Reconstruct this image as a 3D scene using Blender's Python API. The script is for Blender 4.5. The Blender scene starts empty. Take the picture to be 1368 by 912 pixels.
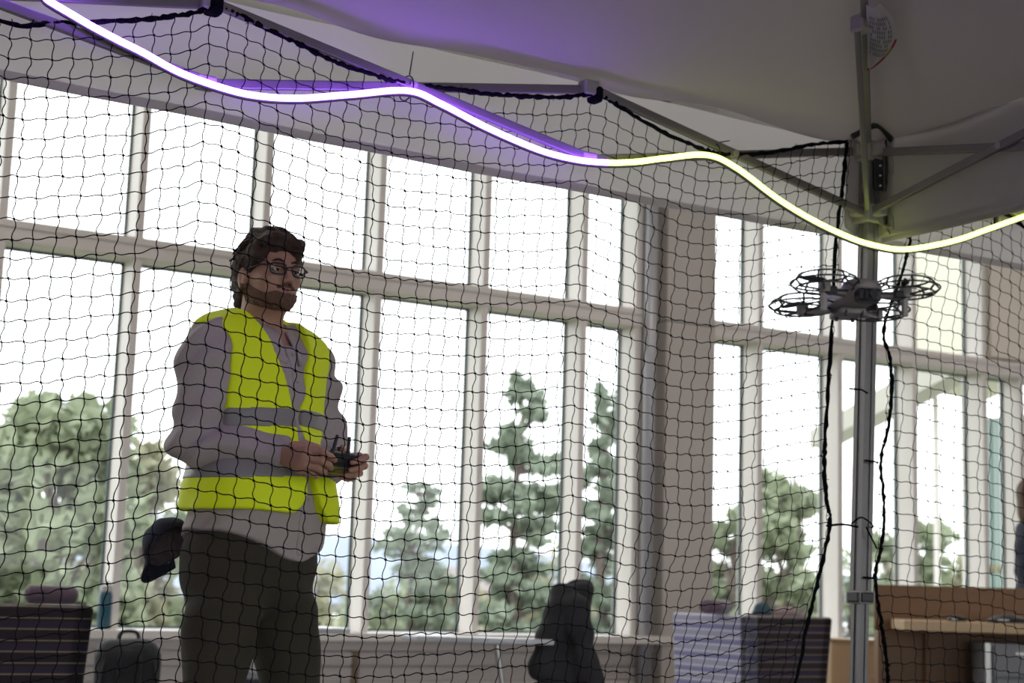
import bpy, math, random
import numpy as np
from mathutils import Vector, Matrix

random.seed(7); RNG = np.random.default_rng(7)
SC = bpy.context.scene
COL = SC.collection
PI = math.pi

# ------------------------------------------------------------------ camera
F_PX, CX, CY, CAM_H = 2136.0, 684.0, 456.0, 0.9
def _n(v): v = np.array(v, float); return v / np.linalg.norm(v)
_U = _n((428, 13946, -F_PX)); _X = np.array((3521, -435.7, -F_PX)); _X = _n(_X - _X.dot(_U) * _U); _Y = np.cross(_U, _X)
CAM_M = np.array([_X, _Y, _U])                 # camera axes -> world axes
CAM_C = np.array((0, 0, CAM_H))
cam_d = bpy.data.cameras.new('camera'); cam = bpy.data.objects.new('camera', cam_d); COL.objects.link(cam)
mw = Matrix([list(CAM_M[i]) + [CAM_C[i]] for i in range(3)] + [[0, 0, 0, 1]]); cam.matrix_world = mw
cam_d.sensor_width = 36; cam_d.lens = F_PX / 1368 * 36; cam_d.clip_end = 2000; cam_d.clip_start = .05
cam_d.dof.use_dof = True; cam_d.dof.focus_distance = 3.95; cam_d.dof.aperture_fstop = 4.2
SC.camera = cam

# ------------------------------------------------------------------ world, lamps, exposure
wd = bpy.data.worlds.new('overcast_sky'); SC.world = wd; wd.use_nodes = True
bg = wd.node_tree.nodes['Background']; bg.inputs[0].default_value = (.96, .985, 1, 1); bg.inputs[1].default_value = 3.0
SC.view_settings.view_transform = 'Standard'; SC.view_settings.look = 'None'; SC.view_settings.gamma = 1
SC.view_settings.use_curve_mapping = False; SC.view_settings.exposure = 0.0
FILL_LAMP_W = 30.0
SC.cycles.use_denoising = True
SC.cycles.max_bounces = 10; SC.cycles.diffuse_bounces = 5; SC.cycles.transparent_max_bounces = 16

def ray(x, y): return CAM_M @ np.array((x - CX, -(y - CY), -F_PX))
def PY(x, y, Y): r = ray(x, y); return CAM_C + r * (Y / r[1])       # the point of the upright plane at distance Y that shows there
def PX(x, y, X): r = ray(x, y); return CAM_C + r * (X / r[0])
def PD(x, y, D): return CAM_C + ray(x, y) * (D / F_PX)
def PZ(x, y, Z): r = ray(x, y); return CAM_C + r * ((Z - CAM_H) / r[2])

# ------------------------------------------------------------------ materials
def mat(name, col, rough=.6, metal=0., var=0., scale=12., bump=0., bscale=40., trans=0., sheen=0., emit=None, spec=.5):
    m = bpy.data.materials.new(name); m.use_nodes = True
    nt = m.node_tree; b = nt.nodes['Principled BSDF']
    b.inputs['Base Color'].default_value = (*col, 1); b.inputs['Roughness'].default_value = rough
    b.inputs['Metallic'].default_value = metal; b.inputs['Specular IOR Level'].default_value = spec
    if sheen: b.inputs['Sheen Weight'].default_value = sheen
    tc = nt.nodes.new('ShaderNodeTexCoord')
    if var:
        nz = nt.nodes.new('ShaderNodeTexNoise'); nz.inputs['Scale'].default_value = scale; nz.inputs['Detail'].default_value = 4
        nt.links.new(tc.outputs['Object'], nz.inputs['Vector'])
        mx = nt.nodes.new('ShaderNodeMix'); mx.data_type = 'RGBA'
        mx.inputs['A'].default_value = (*[c * (1 - var) for c in col], 1); mx.inputs['B'].default_value = (*[min(1, c * (1 + var)) for c in col], 1)
        nt.links.new(nz.outputs['Fac'], mx.inputs['Factor']); nt.links.new(mx.outputs['Result'], b.inputs['Base Color'])
    if bump:
        nb = nt.nodes.new('ShaderNodeTexNoise'); nb.inputs['Scale'].default_value = bscale; nb.inputs['Detail'].default_value = 3
        nt.links.new(tc.outputs['Object'], nb.inputs['Vector'])
        bp = nt.nodes.new('ShaderNodeBump'); bp.inputs['Strength'].default_value = bump; bp.inputs['Distance'].default_value = .01
        nt.links.new(nb.outputs['Fac'], bp.inputs['Height']); nt.links.new(bp.outputs['Normal'], b.inputs['Normal'])
    if trans:
        tr = nt.nodes.new('ShaderNodeBsdfTranslucent'); tr.inputs[0].default_value = (*col, 1)
        ms = nt.nodes.new('ShaderNodeMixShader'); ms.inputs[0].default_value = trans
        out = nt.nodes['Material Output']
        nt.links.new(b.outputs[0], ms.inputs[1]); nt.links.new(tr.outputs[0], ms.inputs[2]); nt.links.new(ms.outputs[0], out.inputs[0])
    if emit:
        b.inputs['Emission Color'].default_value = (*emit[0], 1); b.inputs['Emission Strength'].default_value = emit[1]
    return m
def glass_mat(name, tint=(.98, .99, .985), refl=.022):
    m = bpy.data.materials.new(name); m.use_nodes = True; nt = m.node_tree; nt.nodes.clear()
    out = nt.nodes.new('ShaderNodeOutputMaterial'); t = nt.nodes.new('ShaderNodeBsdfTransparent'); g = nt.nodes.new('ShaderNodeBsdfGlossy')
    t.inputs[0].default_value = (*tint, 1); g.inputs['Roughness'].default_value = .02
    ms = nt.nodes.new('ShaderNodeMixShader'); ms.inputs[0].default_value = refl
    nt.links.new(t.outputs[0], ms.inputs[1]); nt.links.new(g.outputs[0], ms.inputs[2]); nt.links.new(ms.outputs[0], out.inputs[0])
    return m
def wood_mat(name, c1, c2, scale=3.):
    m = mat(name, c1, .45); nt = m.node_tree; b = nt.nodes['Principled BSDF']; tc = nt.nodes.new('ShaderNodeTexCoord')
    mp = nt.nodes.new('ShaderNodeMapping'); mp.inputs['Scale'].default_value = (1, 1, 14)
    nz = nt.nodes.new('ShaderNodeTexNoise'); nz.inputs['Scale'].default_value = scale; nz.inputs['Detail'].default_value = 5
    mx = nt.nodes.new('ShaderNodeMix'); mx.data_type = 'RGBA'; mx.inputs['A'].default_value = (*c1, 1); mx.inputs['B'].default_value = (*c2, 1)
    nt.links.new(tc.outputs['Object'], mp.inputs[0]); nt.links.new(mp.outputs[0], nz.inputs['Vector'])
    nt.links.new(nz.outputs['Fac'], mx.inputs['Factor']); nt.links.new(mx.outputs['Result'], b.inputs['Base Color'])
    return m
def stripe_mat(name, base, band, line, period):
    """upholstery: woven horizontal bands of two purples with thin pale lines"""
    m = mat(name, base, .85, sheen=.2); nt = m.node_tree; b = nt.nodes['Principled BSDF']; tc = nt.nodes.new('ShaderNodeTexCoord')
    sp = nt.nodes.new('ShaderNodeSeparateXYZ'); nt.links.new(tc.outputs['Object'], sp.inputs[0])
    dv = nt.nodes.new('ShaderNodeMath'); dv.operation = 'DIVIDE'; dv.inputs[1].default_value = period; nt.links.new(sp.outputs['Z'], dv.inputs[0])
    fr = nt.nodes.new('ShaderNodeMath'); fr.operation = 'FRACT'; nt.links.new(dv.outputs[0], fr.inputs[0])
    cr = nt.nodes.new('ShaderNodeValToRGB'); cr.color_ramp.interpolation = 'CONSTANT'
    e = cr.color_ramp.elements; e[0].position = 0; e[0].color = (*base, 1); e[1].position = .40; e[1].color = (*line, 1)
    for p, c in ((.47, band), (.80, base), (.90, line), (.96, base)):
        k = e.new(p); k.color = (*c, 1)
    nt.links.new(fr.outputs[0], cr.inputs[0]); nt.links.new(cr.outputs[0], b.inputs['Base Color'])
    return m

M = dict(
    frame=mat('painted window frame', (.72, .68, .65), .45, var=.03),
    gasket=mat('dark green gasket', (.05, .09, .09), .5),
    wall=mat('painted wall', (.55, .51, .48), .8, var=.03, bump=.05, bscale=120),
    column=mat('painted column', (.50, .46, .43), .8, var=.03, bump=.04, bscale=150),
    cream=mat('cream wall paint', (.78, .72, .63), .8, var=.03),
    panel=mat('heater cover enamel', (.60, .55, .53), .5, var=.02),
    brown=mat('brown joint strip', (.22, .16, .11), .6),
    ceil=mat('ceiling paint', (.75, .73, .71), .9, bump=.05),
    floor=mat('carpet', (.25, .24, .25), .95, var=.15, scale=60, bump=.3, bscale=300),
    glass=glass_mat('window glass'),
    pipe=mat('grey pipe', (.42, .42, .45), .35, .2),
    canopy=mat('tent polyester', (.41, .37, .36), .75, var=.03, scale=5, bump=.12, bscale=18, trans=.33, spec=.3),
    valance=mat('tent valance polyester', (.56, .53, .53), .75, var=.03, scale=5, bump=.12, bscale=14, trans=.68, spec=.3),
    steel=mat('grey powder coated tube', (.19, .17, .165), .4, .3, var=.04),
    pole=mat('silver leg tube', (.17, .16, .16), .42, .3, var=.05, scale=30),
    plastic=mat('grey nylon bracket', (.30, .28, .26), .5),
    black=mat('black nylon', (.012, .012, .014), .7, sheen=.1),
    blackplastic=mat('black plastic', (.012, .012, .015), .4),
    twine=mat('black net twine', (.005, .004, .007), .85, spec=.15),
    rope=mat('black border rope', (.004, .004, .006), .95, bump=.8, bscale=250, spec=.1),
    ledp=mat('violet neon silicone', (.6, .5, .9), .4, emit=((.27, .085, 1.0), 34.0)),
    ledy=mat('yellow neon silicone', (.9, .95, .5), .4, emit=((.82, 1.0, .19), 4.2)),
    ledback=mat('neon strip sleeve', (.16, .16, .17), .5),
    skin=mat('skin', (.44, .235, .165), .5, var=.10, scale=35, bump=.05, bscale=200),
    skin2=mat('lips', (.33, .13, .10), .45),
    hair=mat('dark brown hair', (.052, .031, .024), .65, var=.5, scale=60, bump=.6, bscale=120, spec=.25),
    beard=mat('brown beard', (.15, .075, .048), .7, var=.5, scale=140, bump=.6, bscale=220),
    eyew=mat('shaded eye white', (.15, .12, .11), .5), iris=mat('brown iris', (.05, .03, .02), .2),  # eye white darkened to carry the shade of the sockets
    specs=mat('black glasses frame', (.01, .01, .012), .3),
    lens=glass_mat('glasses lens', (.90, .92, .93), .03),
    shirt=mat('grey chambray shirt', (.40, .345, .335), .85, var=.06, scale=90, bump=.12, bscale=60),
    button=mat('shirt button', (.35, .31, .29), .4),
    vest=mat('lime hi-vis mesh', (.84, 1.0, .006), .7, var=.0, bump=.06, bscale=300),
    reflect=mat('grey reflective tape', (.25, .235, .225), .45, bump=.03),
    pants=mat('dark olive chino', (.040, .033, .022), .9, var=.12, scale=80, bump=.1, bscale=60),
    leather=mat('brown shoe leather', (.05, .03, .02), .5), sole=mat('rubber sole', (.03, .03, .03), .8),
    navy=mat('navy cloth', (.012, .016, .035), .85, var=.15, scale=40), caplin=mat('cap lining', (.11, .085, .09), .9, var=.7, scale=45),
    drone=mat('light grey drone shell', (.24, .215, .21), .45), dronedk=mat('drone dark plastic', (.02, .02, .022), .35),
    lensg=mat('camera lens', (.01, .01, .015), .05),
    stripe=stripe_mat('striped upholstery', (.022, .014, .022), (.036, .024, .052), (.25, .19, .14), .082),
    stripe_lit=stripe_mat('window-lit striped upholstery', (.34, .33, .46), (.20, .20, .38), (.78, .76, .76), .082),  # same upholstery recoloured pale blue for window light on one side
    purple=mat('purple wool', (.15, .10, .14), .95, var=.1, scale=80, sheen=.3),
    bottle=mat('teal bottle enamel', (.012, .075, .115), .3), bottlecap=mat('bottle cap', (.45, .45, .45), .4),
    pack=mat('black backpack nylon', (.014, .015, .020), .7, var=.3, scale=30, bump=.3, bscale=40),
    jacket=mat('charcoal jacket', (.030, .028, .033), .85, var=.2, scale=20, bump=.2, bscale=25),
    jacketin=mat('jacket lining', (.16, .16, .19), .8),
    white=mat('white laminate', (.66, .67, .72), .35), chrome=mat('chair leg metal', (.5, .49, .48), .3, .8),
    seat=mat('chair seat fabric', (.05, .05, .065), .9),
    woodd=wood_mat('brown desk laminate', (.16, .075, .028), (.20, .10, .04)), woodl=wood_mat('maple desk top', (.50, .34, .19), (.56, .40, .24)),
    greym=mat('grey pedestal steel', (.20, .20, .22), .45), teal=mat('dark teal cloth', (.05, .09, .12), .9), pink=mat('pink cloth', (.42, .30, .31), .9),
    grass=mat('lawn', (.20, .22, .13), .95, var=.3, scale=.6), hill=mat('haze-tinted forested hill', (.26, .30, .38), .95, var=.15, scale=.02),  # hill blue holds the distance haze in its base colour
    leafa=mat('haze-paled leaf green', (.30, .34, .23), .8, var=.35, scale=1.2, trans=.3), leafb=mat('haze-paled needle green', (.27, .32, .25), .8, var=.3, scale=1.2, trans=.25),  # leaf colours, olive too, paled to stand in for haze and flare
    leafc=mat('haze-paled olive leaf', (.38, .37, .26), .8, var=.35, scale=1.2, trans=.3), bark=mat('bark', (.16, .13, .115), .9, var=.3, scale=6),
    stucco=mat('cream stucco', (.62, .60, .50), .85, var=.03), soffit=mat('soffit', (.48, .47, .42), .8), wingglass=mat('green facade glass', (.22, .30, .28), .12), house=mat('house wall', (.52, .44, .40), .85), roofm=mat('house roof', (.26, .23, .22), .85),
    housewin=mat('house window', (.06, .07, .09), .2),
    tagw=mat('care label cloth', (.42, .39, .38), .8), tagprint=mat('label print', (.16, .15, .15), .9), tagred=mat('red edging', (.25, .02, .03), .8), tagolive=mat('olive edging', (.20, .19, .02), .8),
    fill_lampw=mat('fill lamp diffuser', (.9, .9, .88), .5, emit=((1, .95, .9), 3.0)),
)

# ------------------------------------------------------------------ mesh helpers
class MB:
    def __init__(s): s.v = []; s.f = []
    def add(s, v, f):
        o = len(s.v); s.v += [tuple(map(float, p)) for p in v]; s.f += [tuple(i + o for i in q) for q in f]; return s
    def box(s, c, d, R=None):
        c = np.array(c, float); h = np.array(d, float) / 2
        p = [np.array((x, y, z)) * h for x in (-1, 1) for y in (-1, 1) for z in (-1, 1)]
        if R is not None: p = [np.array(R @ Vector(q)) for q in p]
        return s.add([c + q for q in p], [(0, 1, 3, 2), (4, 6, 7, 5), (0, 4, 5, 1), (2, 3, 7, 6), (0, 2, 6, 4), (1, 5, 7, 3)])
    def bar(s, a, b, w, h=None, up=(0, 0, 1)):
        a = np.array(a, float); b = np.array(b, float); h = h or w; t = _n(b - a); up = np.array(up, float)
        if abs(t.dot(up)) > .98: up = np.array((0, 1., 0))
        x = _n(np.cross(t, up)); y = np.cross(x, t)
        v = [p + x * i * w / 2 + y * j * h / 2 for p in (a, b) for i, j in ((-1, -1), (1, -1), (1, 1), (-1, 1))]
        return s.add(v, [(0, 3, 2, 1), (4, 5, 6, 7)] + [(i, (i + 1) % 4, 4 + (i + 1) % 4, 4 + i) for i in range(4)])
    def tube(s, pts, r, n=8, closed=False, cap=True):
        P = np.array(pts, float); N = len(P); R = np.broadcast_to(np.array(r, float), (N,))
        T = np.roll(P, -1, 0) - np.roll(P, 1, 0)
        if not closed: T[0] = P[1] - P[0]; T[-1] = P[-1] - P[-2]
        T /= np.linalg.norm(T, axis=1)[:, None] + 1e-12
        u = np.array((0, 0, 1.)); 
        if abs(T[0].dot(u)) > .9: u = np.array((1., 0, 0))
        V = []
        for i in range(N):
            u = u - u.dot(T[i]) * T[i]; u /= np.linalg.norm(u) + 1e-12; w = np.cross(T[i], u)
            V += [P[i] + R[i] * (u * math.cos(2 * PI * k / n) + w * math.sin(2 * PI * k / n)) for k in range(n)]
        Fc = []
        for i in range(N if closed else N - 1):
            j = (i + 1) % N
            Fc += [(i * n + k, i * n + (k + 1) % n, j * n + (k + 1) % n, j * n + k) for k in range(n)]
        if cap and not closed: Fc += [tuple(range(n - 1, -1, -1)), tuple((N - 1) * n + k for k in range(n))]
        return s.add(V, Fc)
    def lathe(s, prof, n=24, c=(0, 0, 0), axis='z'):
        V = []; c = np.array(c, float)
        for r, z in prof:
            for k in range(n):
                a = 2 * PI * k / n; p = (r * math.cos(a), r * math.sin(a), z)
                if axis == 'y': p = (p[0], p[2], p[1])
                if axis == 'x': p = (p[2], p[0], p[1])
                V.append(c + p)
        m = len(prof)
        Fc = [(i * n + k, i * n + (k + 1) % n, (i + 1) * n + (k + 1) % n, (i + 1) * n + k) for i in range(m - 1) for k in range(n)]
        Fc += [tuple(range(n - 1, -1, -1)), tuple((m - 1) * n + k for k in range(n))]
        return s.add(V, Fc)
    def grid(s, fn, nu, nv, thick=None):
        G = [[np.array(fn(i / nu, j / nv), float) for j in range(nv + 1)] for i in range(nu + 1)]
        V = [p for r in G for p in r]; w = nv + 1
        Fc = [(i * w + j, (i + 1) * w + j, (i + 1) * w + j + 1, i * w + j + 1) for i in range(nu) for j in range(nv)]
        return s.add(V, Fc)
    def prism(s, poly, d):
        """polygon (3D points) pushed along vector d"""
        n = len(poly); P = [np.array(p, float) for p in poly]; d = np.array(d, float)
        return s.add(P + [p + d for p in P], [tuple(range(n)), tuple(range(2 * n - 1, n - 1, -1))] + [(i, i + n, (i + 1) % n + n, (i + 1) % n) for i in range(n)])
    def build(s, name, m, parent=None, smooth=False, bevel=0., solid=0., world=False, sub=0, fix=True):
        v = np.array(s.v, float).reshape(-1, 3)
        if world and parent is not None: v = v - np.array(origin(parent))
        return mesh_obj(name, v, s.f, m, parent, smooth, bevel, solid, sub, fix)
def origin(o):
    p = Vector((0, 0, 0))
    while o is not None: p = p + o.location; o = o.parent
    return p
def mesh_obj(name, v, f, m, parent=None, smooth=False, bevel=0., solid=0., sub=0, fix=True):
    me = bpy.data.meshes.new(name); me.from_pydata([tuple(p) for p in np.asarray(v)], [], [tuple(q) for q in f]); me.update()
    if fix and len(f) < 60000:
        import bmesh
        b = bmesh.new(); b.from_mesh(me); bmesh.ops.recalc_face_normals(b, faces=b.faces); b.to_mesh(me); b.free()
    me.materials.append(M[m] if isinstance(m, str) else m)
    if smooth: me.polygons.foreach_set('use_smooth', [True] * len(me.polygons))
    o = bpy.data.objects.new(name, me); COL.objects.link(o); o.parent = parent
    if solid: k = o.modifiers.new('thickness', 'SOLIDIFY'); k.thickness = solid; k.offset = 0
    if bevel: k = o.modifiers.new('bevel', 'BEVEL'); k.width = bevel; k.segments = 2; k.limit_method = 'ANGLE'; k.angle_limit = .6
    if sub: k = o.modifiers.new('subdiv', 'SUBSURF'); k.levels = sub; k.render_levels = sub
    return o
def tag(o, label=None, cat=None, group=None, kind=None):
    for k, x in (('label', label), ('category', cat), ('group', group), ('kind', kind)):
        if x: o[k] = x
    return o
def thing(name, loc, label, cat, rz=0, group=None):
    o = bpy.data.objects.new(name, None); COL.objects.link(o); o.location = tuple(map(float, loc)); o.rotation_euler = (0, 0, rz)
    return tag(o, label, cat, group)
def struct(name, loc=None):
    o = bpy.data.objects.new(name, None); COL.objects.link(o)
    if loc is not None: o.location = loc
    o['kind'] = 'structure'; return o
def box(name, c, d, m, parent=None, bevel=0., world=False, R=None): return MB().box(c, d, R).build(name, m, parent, bevel=bevel, world=world)
def smoothpath(pts, n=8):
    """Catmull-Rom through the points"""
    P = [np.array(p, float) for p in pts]; P = [2 * P[0] - P[1]] + P + [2 * P[-1] - P[-2]]; out = []
    for i in range(1, len(P) - 2):
        a, b, c, d = P[i - 1:i + 3]
        for k in range(n):
            t = k / n; out.append(.5 * (2 * b + (c - a) * t + (2 * a - 5 * b + 4 * c - d) * t * t + (3 * b - a - 3 * c + d) * t ** 3))
    return out + [P[-2]]

# ------------------------------------------------------------------ implicit surfaces (for bodies and cloth)
def smin(a, b, k): 
    h = np.clip(.5 + .5 * (b - a) / k, 0, 1); return b + (a - b) * h - k * h * (1 - h)
def smax(a, b, k): return -smin(-a, -b, k)
def s_cap(P, a, b, r0, r1):
    a = np.array(a, np.float32); b = np.array(b, np.float32); ba = b - a
    t = np.clip(((P - a) @ ba) / ba.dot(ba), 0, 1)
    return np.linalg.norm(P - a - t[..., None] * ba, axis=-1) - (r0 + (r1 - r0) * t)
def s_ell(P, c, r):
    q = (P - np.array(c, np.float32)) / np.array(r, np.float32); k = np.linalg.norm(q, axis=-1)
    k2 = np.linalg.norm(q / np.array(r, np.float32), axis=-1); return k * (k - 1) / (k2 + 1e-6)
def s_box(P, c, h, r=.0):
    q = np.abs(P - np.array(c, np.float32)) - np.array(h, np.float32) + r
    return np.linalg.norm(np.maximum(q, 0), axis=-1) + np.minimum(q.max(-1), 0) - r
def polyse(fn, lo, hi, h):
    lo = np.array(lo, np.float32); hi = np.array(hi, np.float32); n = np.ceil((hi - lo) / h).astype(int) + 1
    ax = [lo[i] + h * np.arange(n[i], dtype=np.float32) for i in range(3)]
    P = np.stack(np.meshgrid(*ax, indexing='ij'), -1); f = fn(P).astype(np.float32)
    f[0] = f[-1] = h; f[:, 0] = f[:, -1] = h; f[:, :, 0] = f[:, :, -1] = h
    s = f < 0; nx, ny, nz = f.shape
    cnt = np.zeros((nx - 1, ny - 1, nz - 1), np.int32); acc = np.zeros((nx - 1, ny - 1, nz - 1, 3), np.float32)
    for axis in range(3):
        sl0 = [slice(None)] * 3; sl1 = [slice(None)] * 3; sl0[axis] = slice(0, -1); sl1[axis] = slice(1, None)
        f0 = f[tuple(sl0)]; f1 = f[tuple(sl1)]; cr = (f0 < 0) != (f1 < 0); t = np.where(cr, f0 / (f0 - f1 + 1e-12), 0)
        o1, o2 = [k for k in range(3) if k != axis]
        for i in (0, 1):
            for j in (0, 1):
                ss = [slice(None)] * 3; ss[o1] = slice(i, f.shape[o1] - 1 + i); ss[o2] = slice(j, f.shape[o2] - 1 + j)
                c = cr[tuple(ss)]; cnt += c
                acc[..., axis] += np.where(c, t[tuple(ss)], 0); acc[..., o1] += c * i; acc[..., o2] += c * j
    act = cnt > 0; idx = -np.ones(act.shape, np.int64); idx[act] = np.arange(act.sum())
    V = np.argwhere(act).astype(np.float32) + acc[act] / cnt[act][:, None]; V = lo + V * h
    Fs = []
    for axis in range(3):
        o1, o2 = (axis + 1) % 3, (axis + 2) % 3
        sl0 = [slice(1, -1)] * 3; sl1 = [slice(1, -1)] * 3; sl0[axis] = slice(0, -1); sl1[axis] = slice(1, None)
        a = s[tuple(sl0)]; b = s[tuple(sl1)]; e = np.argwhere(a != b)
        if not len(e): continue
        fl = a[tuple(e.T)]; c = e.copy(); c[:, o1] += 1; c[:, o2] += 1
        def g(d1, d2): q = c.copy(); q[:, o1] -= d1; q[:, o2] -= d2; return idx[tuple(q.T)]
        q = np.stack([g(1, 1), g(0, 1), g(0, 0), g(1, 0)], 1); q[~fl] = q[~fl][:, ::-1]; Fs.append(q)
    return V, np.concatenate(Fs)
def sdf_obj(name, fn, lo, hi, h, m, parent, extra=None):
    V, Fc = polyse(fn, lo, hi, h); return fast_mesh(name, V, Fc, m, parent)
def fast_mesh(name, V, Fc, m, parent=None, smooth=True):
    V = np.ascontiguousarray(V, np.float32); Fc = np.ascontiguousarray(Fc, np.int32); k = Fc.shape[1]
    me = bpy.data.meshes.new(name); me.vertices.add(len(V)); me.vertices.foreach_set('co', V.ravel())
    me.loops.add(Fc.size); me.loops.foreach_set('vertex_index', Fc.ravel()); me.polygons.add(len(Fc))
    me.polygons.foreach_set('loop_start', np.arange(0, Fc.size, k, dtype=np.int32)); me.polygons.foreach_set('loop_total', np.full(len(Fc), k, np.int32))
    if smooth: me.polygons.foreach_set('use_smooth', np.ones(len(Fc), bool))
    me.update(calc_edges=True); me.validate(); me.materials.append(M[m] if isinstance(m, str) else m)
    o = bpy.data.objects.new(name, me); COL.objects.link(o); o.parent = parent; return o

# ================================================================== the room
WY = 10.0; GL = 10.22                                    # front of the mullions, plane of the glass
Z_SILL, Z_T0, Z_T1, Z_TOP = .56, 2.935, 3.075, 4.55
fl = MB().box((5, 2.2, -.05), (24, 16.6, .1)).build('floor', 'floor'); fl['kind'] = 'structure'
ce = MB().box((5, 2.2, 4.85), (24, 16.6, .1)).build('ceiling', 'ceil'); ce['kind'] = 'structure'
for nm, c, d in (('wall_left', (-7.05, 2.2, 2.4), (.1, 16.6, 4.8)), ('wall_right', (17.05, 2.2, 2.4), (.1, 16.6, 4.8))):
    o = MB().box(c, d).build(nm, 'wall'); o['kind'] = 'structure'
# unseen wall behind the camera: glazing added as front fill light, between solid ends
wf = struct('unseen_front_fill_wall', (5, -6.15, 0))
for c, d in (((5, -6.15, .25), (24.2, .1, .5)), ((5, -6.15, 4.1), (24.2, .1, 1.4)), ((-6.1, -6.15, 1.95), (1.9, .1, 2.9)), ((16.1, -6.15, 1.95), (1.9, .1, 2.9))):
    MB().box(c, d).build('unseen_solid_wall', 'wall', wf, world=True)
for k in range(11):
    x = -5.15 + k * 2.03; MB().box((x, -6.15, 1.95), (.08, .14, 2.9)).build('mullion', 'frame', wf, world=True)
    if k < 10: MB().box((x + 1.015, -6.15, 1.95), (1.95, .012, 2.9)).build('pane', 'glass', wf, world=True)  # panes of the unseen glazing added for front fill
# wall under the windows, with heater cover boards, and the wall strip above them
wb = struct('wall_back', (5, 10.1, 0))
MB().box((5, 10.2, .26), (24, .3, .52)).build('lower_wall', 'panel', wb, world=True)
MB().box((5, 10.2, 4.675), (24, .3, .25)).build('upper_wall', 'wall', wb, world=True)
for k in range(12):
    x0 = -5.58 + k * 1.756
    for z0, z1 in ((.035, .125), (.135, .225), (.235, .325), (.335, .425)):
        MB().box((x0 + .878, 10.035, (z0 + z1) / 2), (1.70, .03, z1 - z0)).build('board', 'panel', wb, bevel=.004, world=True)
    MB().box((x0, 10.035, .24), (.05, .036, .42)).build('joint_strip', 'brown', wb, world=True)
sill = struct('trim_1', (5, 10, 0))
MB().box((5, 10.06, Z_SILL - .03), (24, .36, .06)).build('sill_board', 'frame', sill, bevel=.008, world=True)
MB().box((5, 10.03, .465), (24, .06, .06)).build('sill_apron', 'panel', sill, bevel=.004, world=True)
XM = [2.396 + .878 * k for k in range(-9, 14)]            # right edge of every mullion's front face
tr = struct('trim_2', (5, 10, 3))
MB().box((2.0 - .77, WY + .115, (Z_T0 + Z_T1) / 2), (12.4, .25, Z_T1 - Z_T0)).build('transom', 'frame', tr, bevel=.006, world=True)
MB().box((10.6 + 1.9, WY + .115, (Z_T0 + Z_T1) / 2), (9.0, .25, Z_T1 - Z_T0)).build('transom', 'frame', tr, bevel=.006, world=True)
MB().box((1.2, WY - .016, 3.035), (12.4, .012, .022)).build('transom_bead', 'frame', tr, world=True)
MB().box((12.5, WY - .016, 3.035), (9.0, .012, .022)).build('transom_bead', 'frame', tr, world=True)
wn = 0
def window(x0, x1, upper=True):
    """one bay: mullion at its right, a pane above and below the transom, dark gaskets"""
    global wn; wn += 1
    w = struct('window_%d' % wn, (x1, WY, Z_SILL))
    MB().box((x1 - .0275, WY + .125, (Z_SILL + Z_TOP) / 2), (.055, .25, Z_TOP - Z_SILL)).build('mullion', 'frame', w, bevel=.005, world=True)
    for z0, z1 in ((Z_SILL, Z_T0), (Z_T1, Z_TOP)):
        if z0 > 2 and not upper: continue
        xa, xb = x0, x1 - .055
        MB().box(((xa + xb) / 2, GL, (z0 + z1) / 2), (xb - xa, .012, z1 - z0)).build('pane', 'glass', w, world=True)
        g = MB()
        for xx in (xa + .008, xb - .008): g.box((xx, GL - .012, (z0 + z1) / 2), (.016, .02, z1 - z0))
        for zz in (z0 + .008, z1 - .008): g.box(((xa + xb) / 2, GL - .012, zz), (xb - xa, .02, .016))
        g.build('gasket', 'gasket', w, world=True)
for a, b in zip(XM[:-1], XM[1:]):
    if abs(b - 7.664) < .1: window(a, 7.30)               # the narrow bay left of the column
    elif abs(a - 7.664) < .1: window(7.97, b)
    elif b < 11.3: window(a, b)
    elif a < 11.3: window(a, 11.66, upper=False)
    elif a < 12.1: window(11.66, b + .2, upper=False); last = b + .2
    else: window(last, b + .2, upper=False); last = b + .2
MB().box((14.2, 10.1, 3.85), (5.95, .22, 1.5)).build('bulkhead', 'cream', wb, world=True)
MB().box((-6.3, 10.1, 2.55), (1.4, .22, 4.0)).build('side_wall', 'wall', wb, world=True)
MB().box((15.6, 10.1, 1.75), (2.8, .22, 2.4)).build('side_wall', 'wall', wb, world=True)
cl = struct('column', (7.72, 9.97, 0))
MB().box((7.715, 10.05, 1.495), (.485, .30, 2.99)).build('shaft', 'column', cl, bevel=.006, world=True)
MB().box((7.715, 10.05, 3.925), (.485, .30, 1.85)).build('shaft', 'column', cl, bevel=.006, world=True)
MB().box((7.715, 10.05, 2.995), (.475, .29, .02)).build('joint', 'gasket', cl, world=True)
MB().box((7.40, 10.12, 2.4), (.16, .14, 4.8)).build('edge_trim', 'frame', cl, world=True)
pp = MB().lathe([(.05, 0), (.05, 4.8)], 20, (7.34, 9.94, 0)).build('trim_3', 'pipe', smooth=False); pp['kind'] = 'structure'
pp.data.polygons.foreach_set('use_smooth', [len(p.vertices) == 4 for p in pp.data.polygons])
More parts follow.
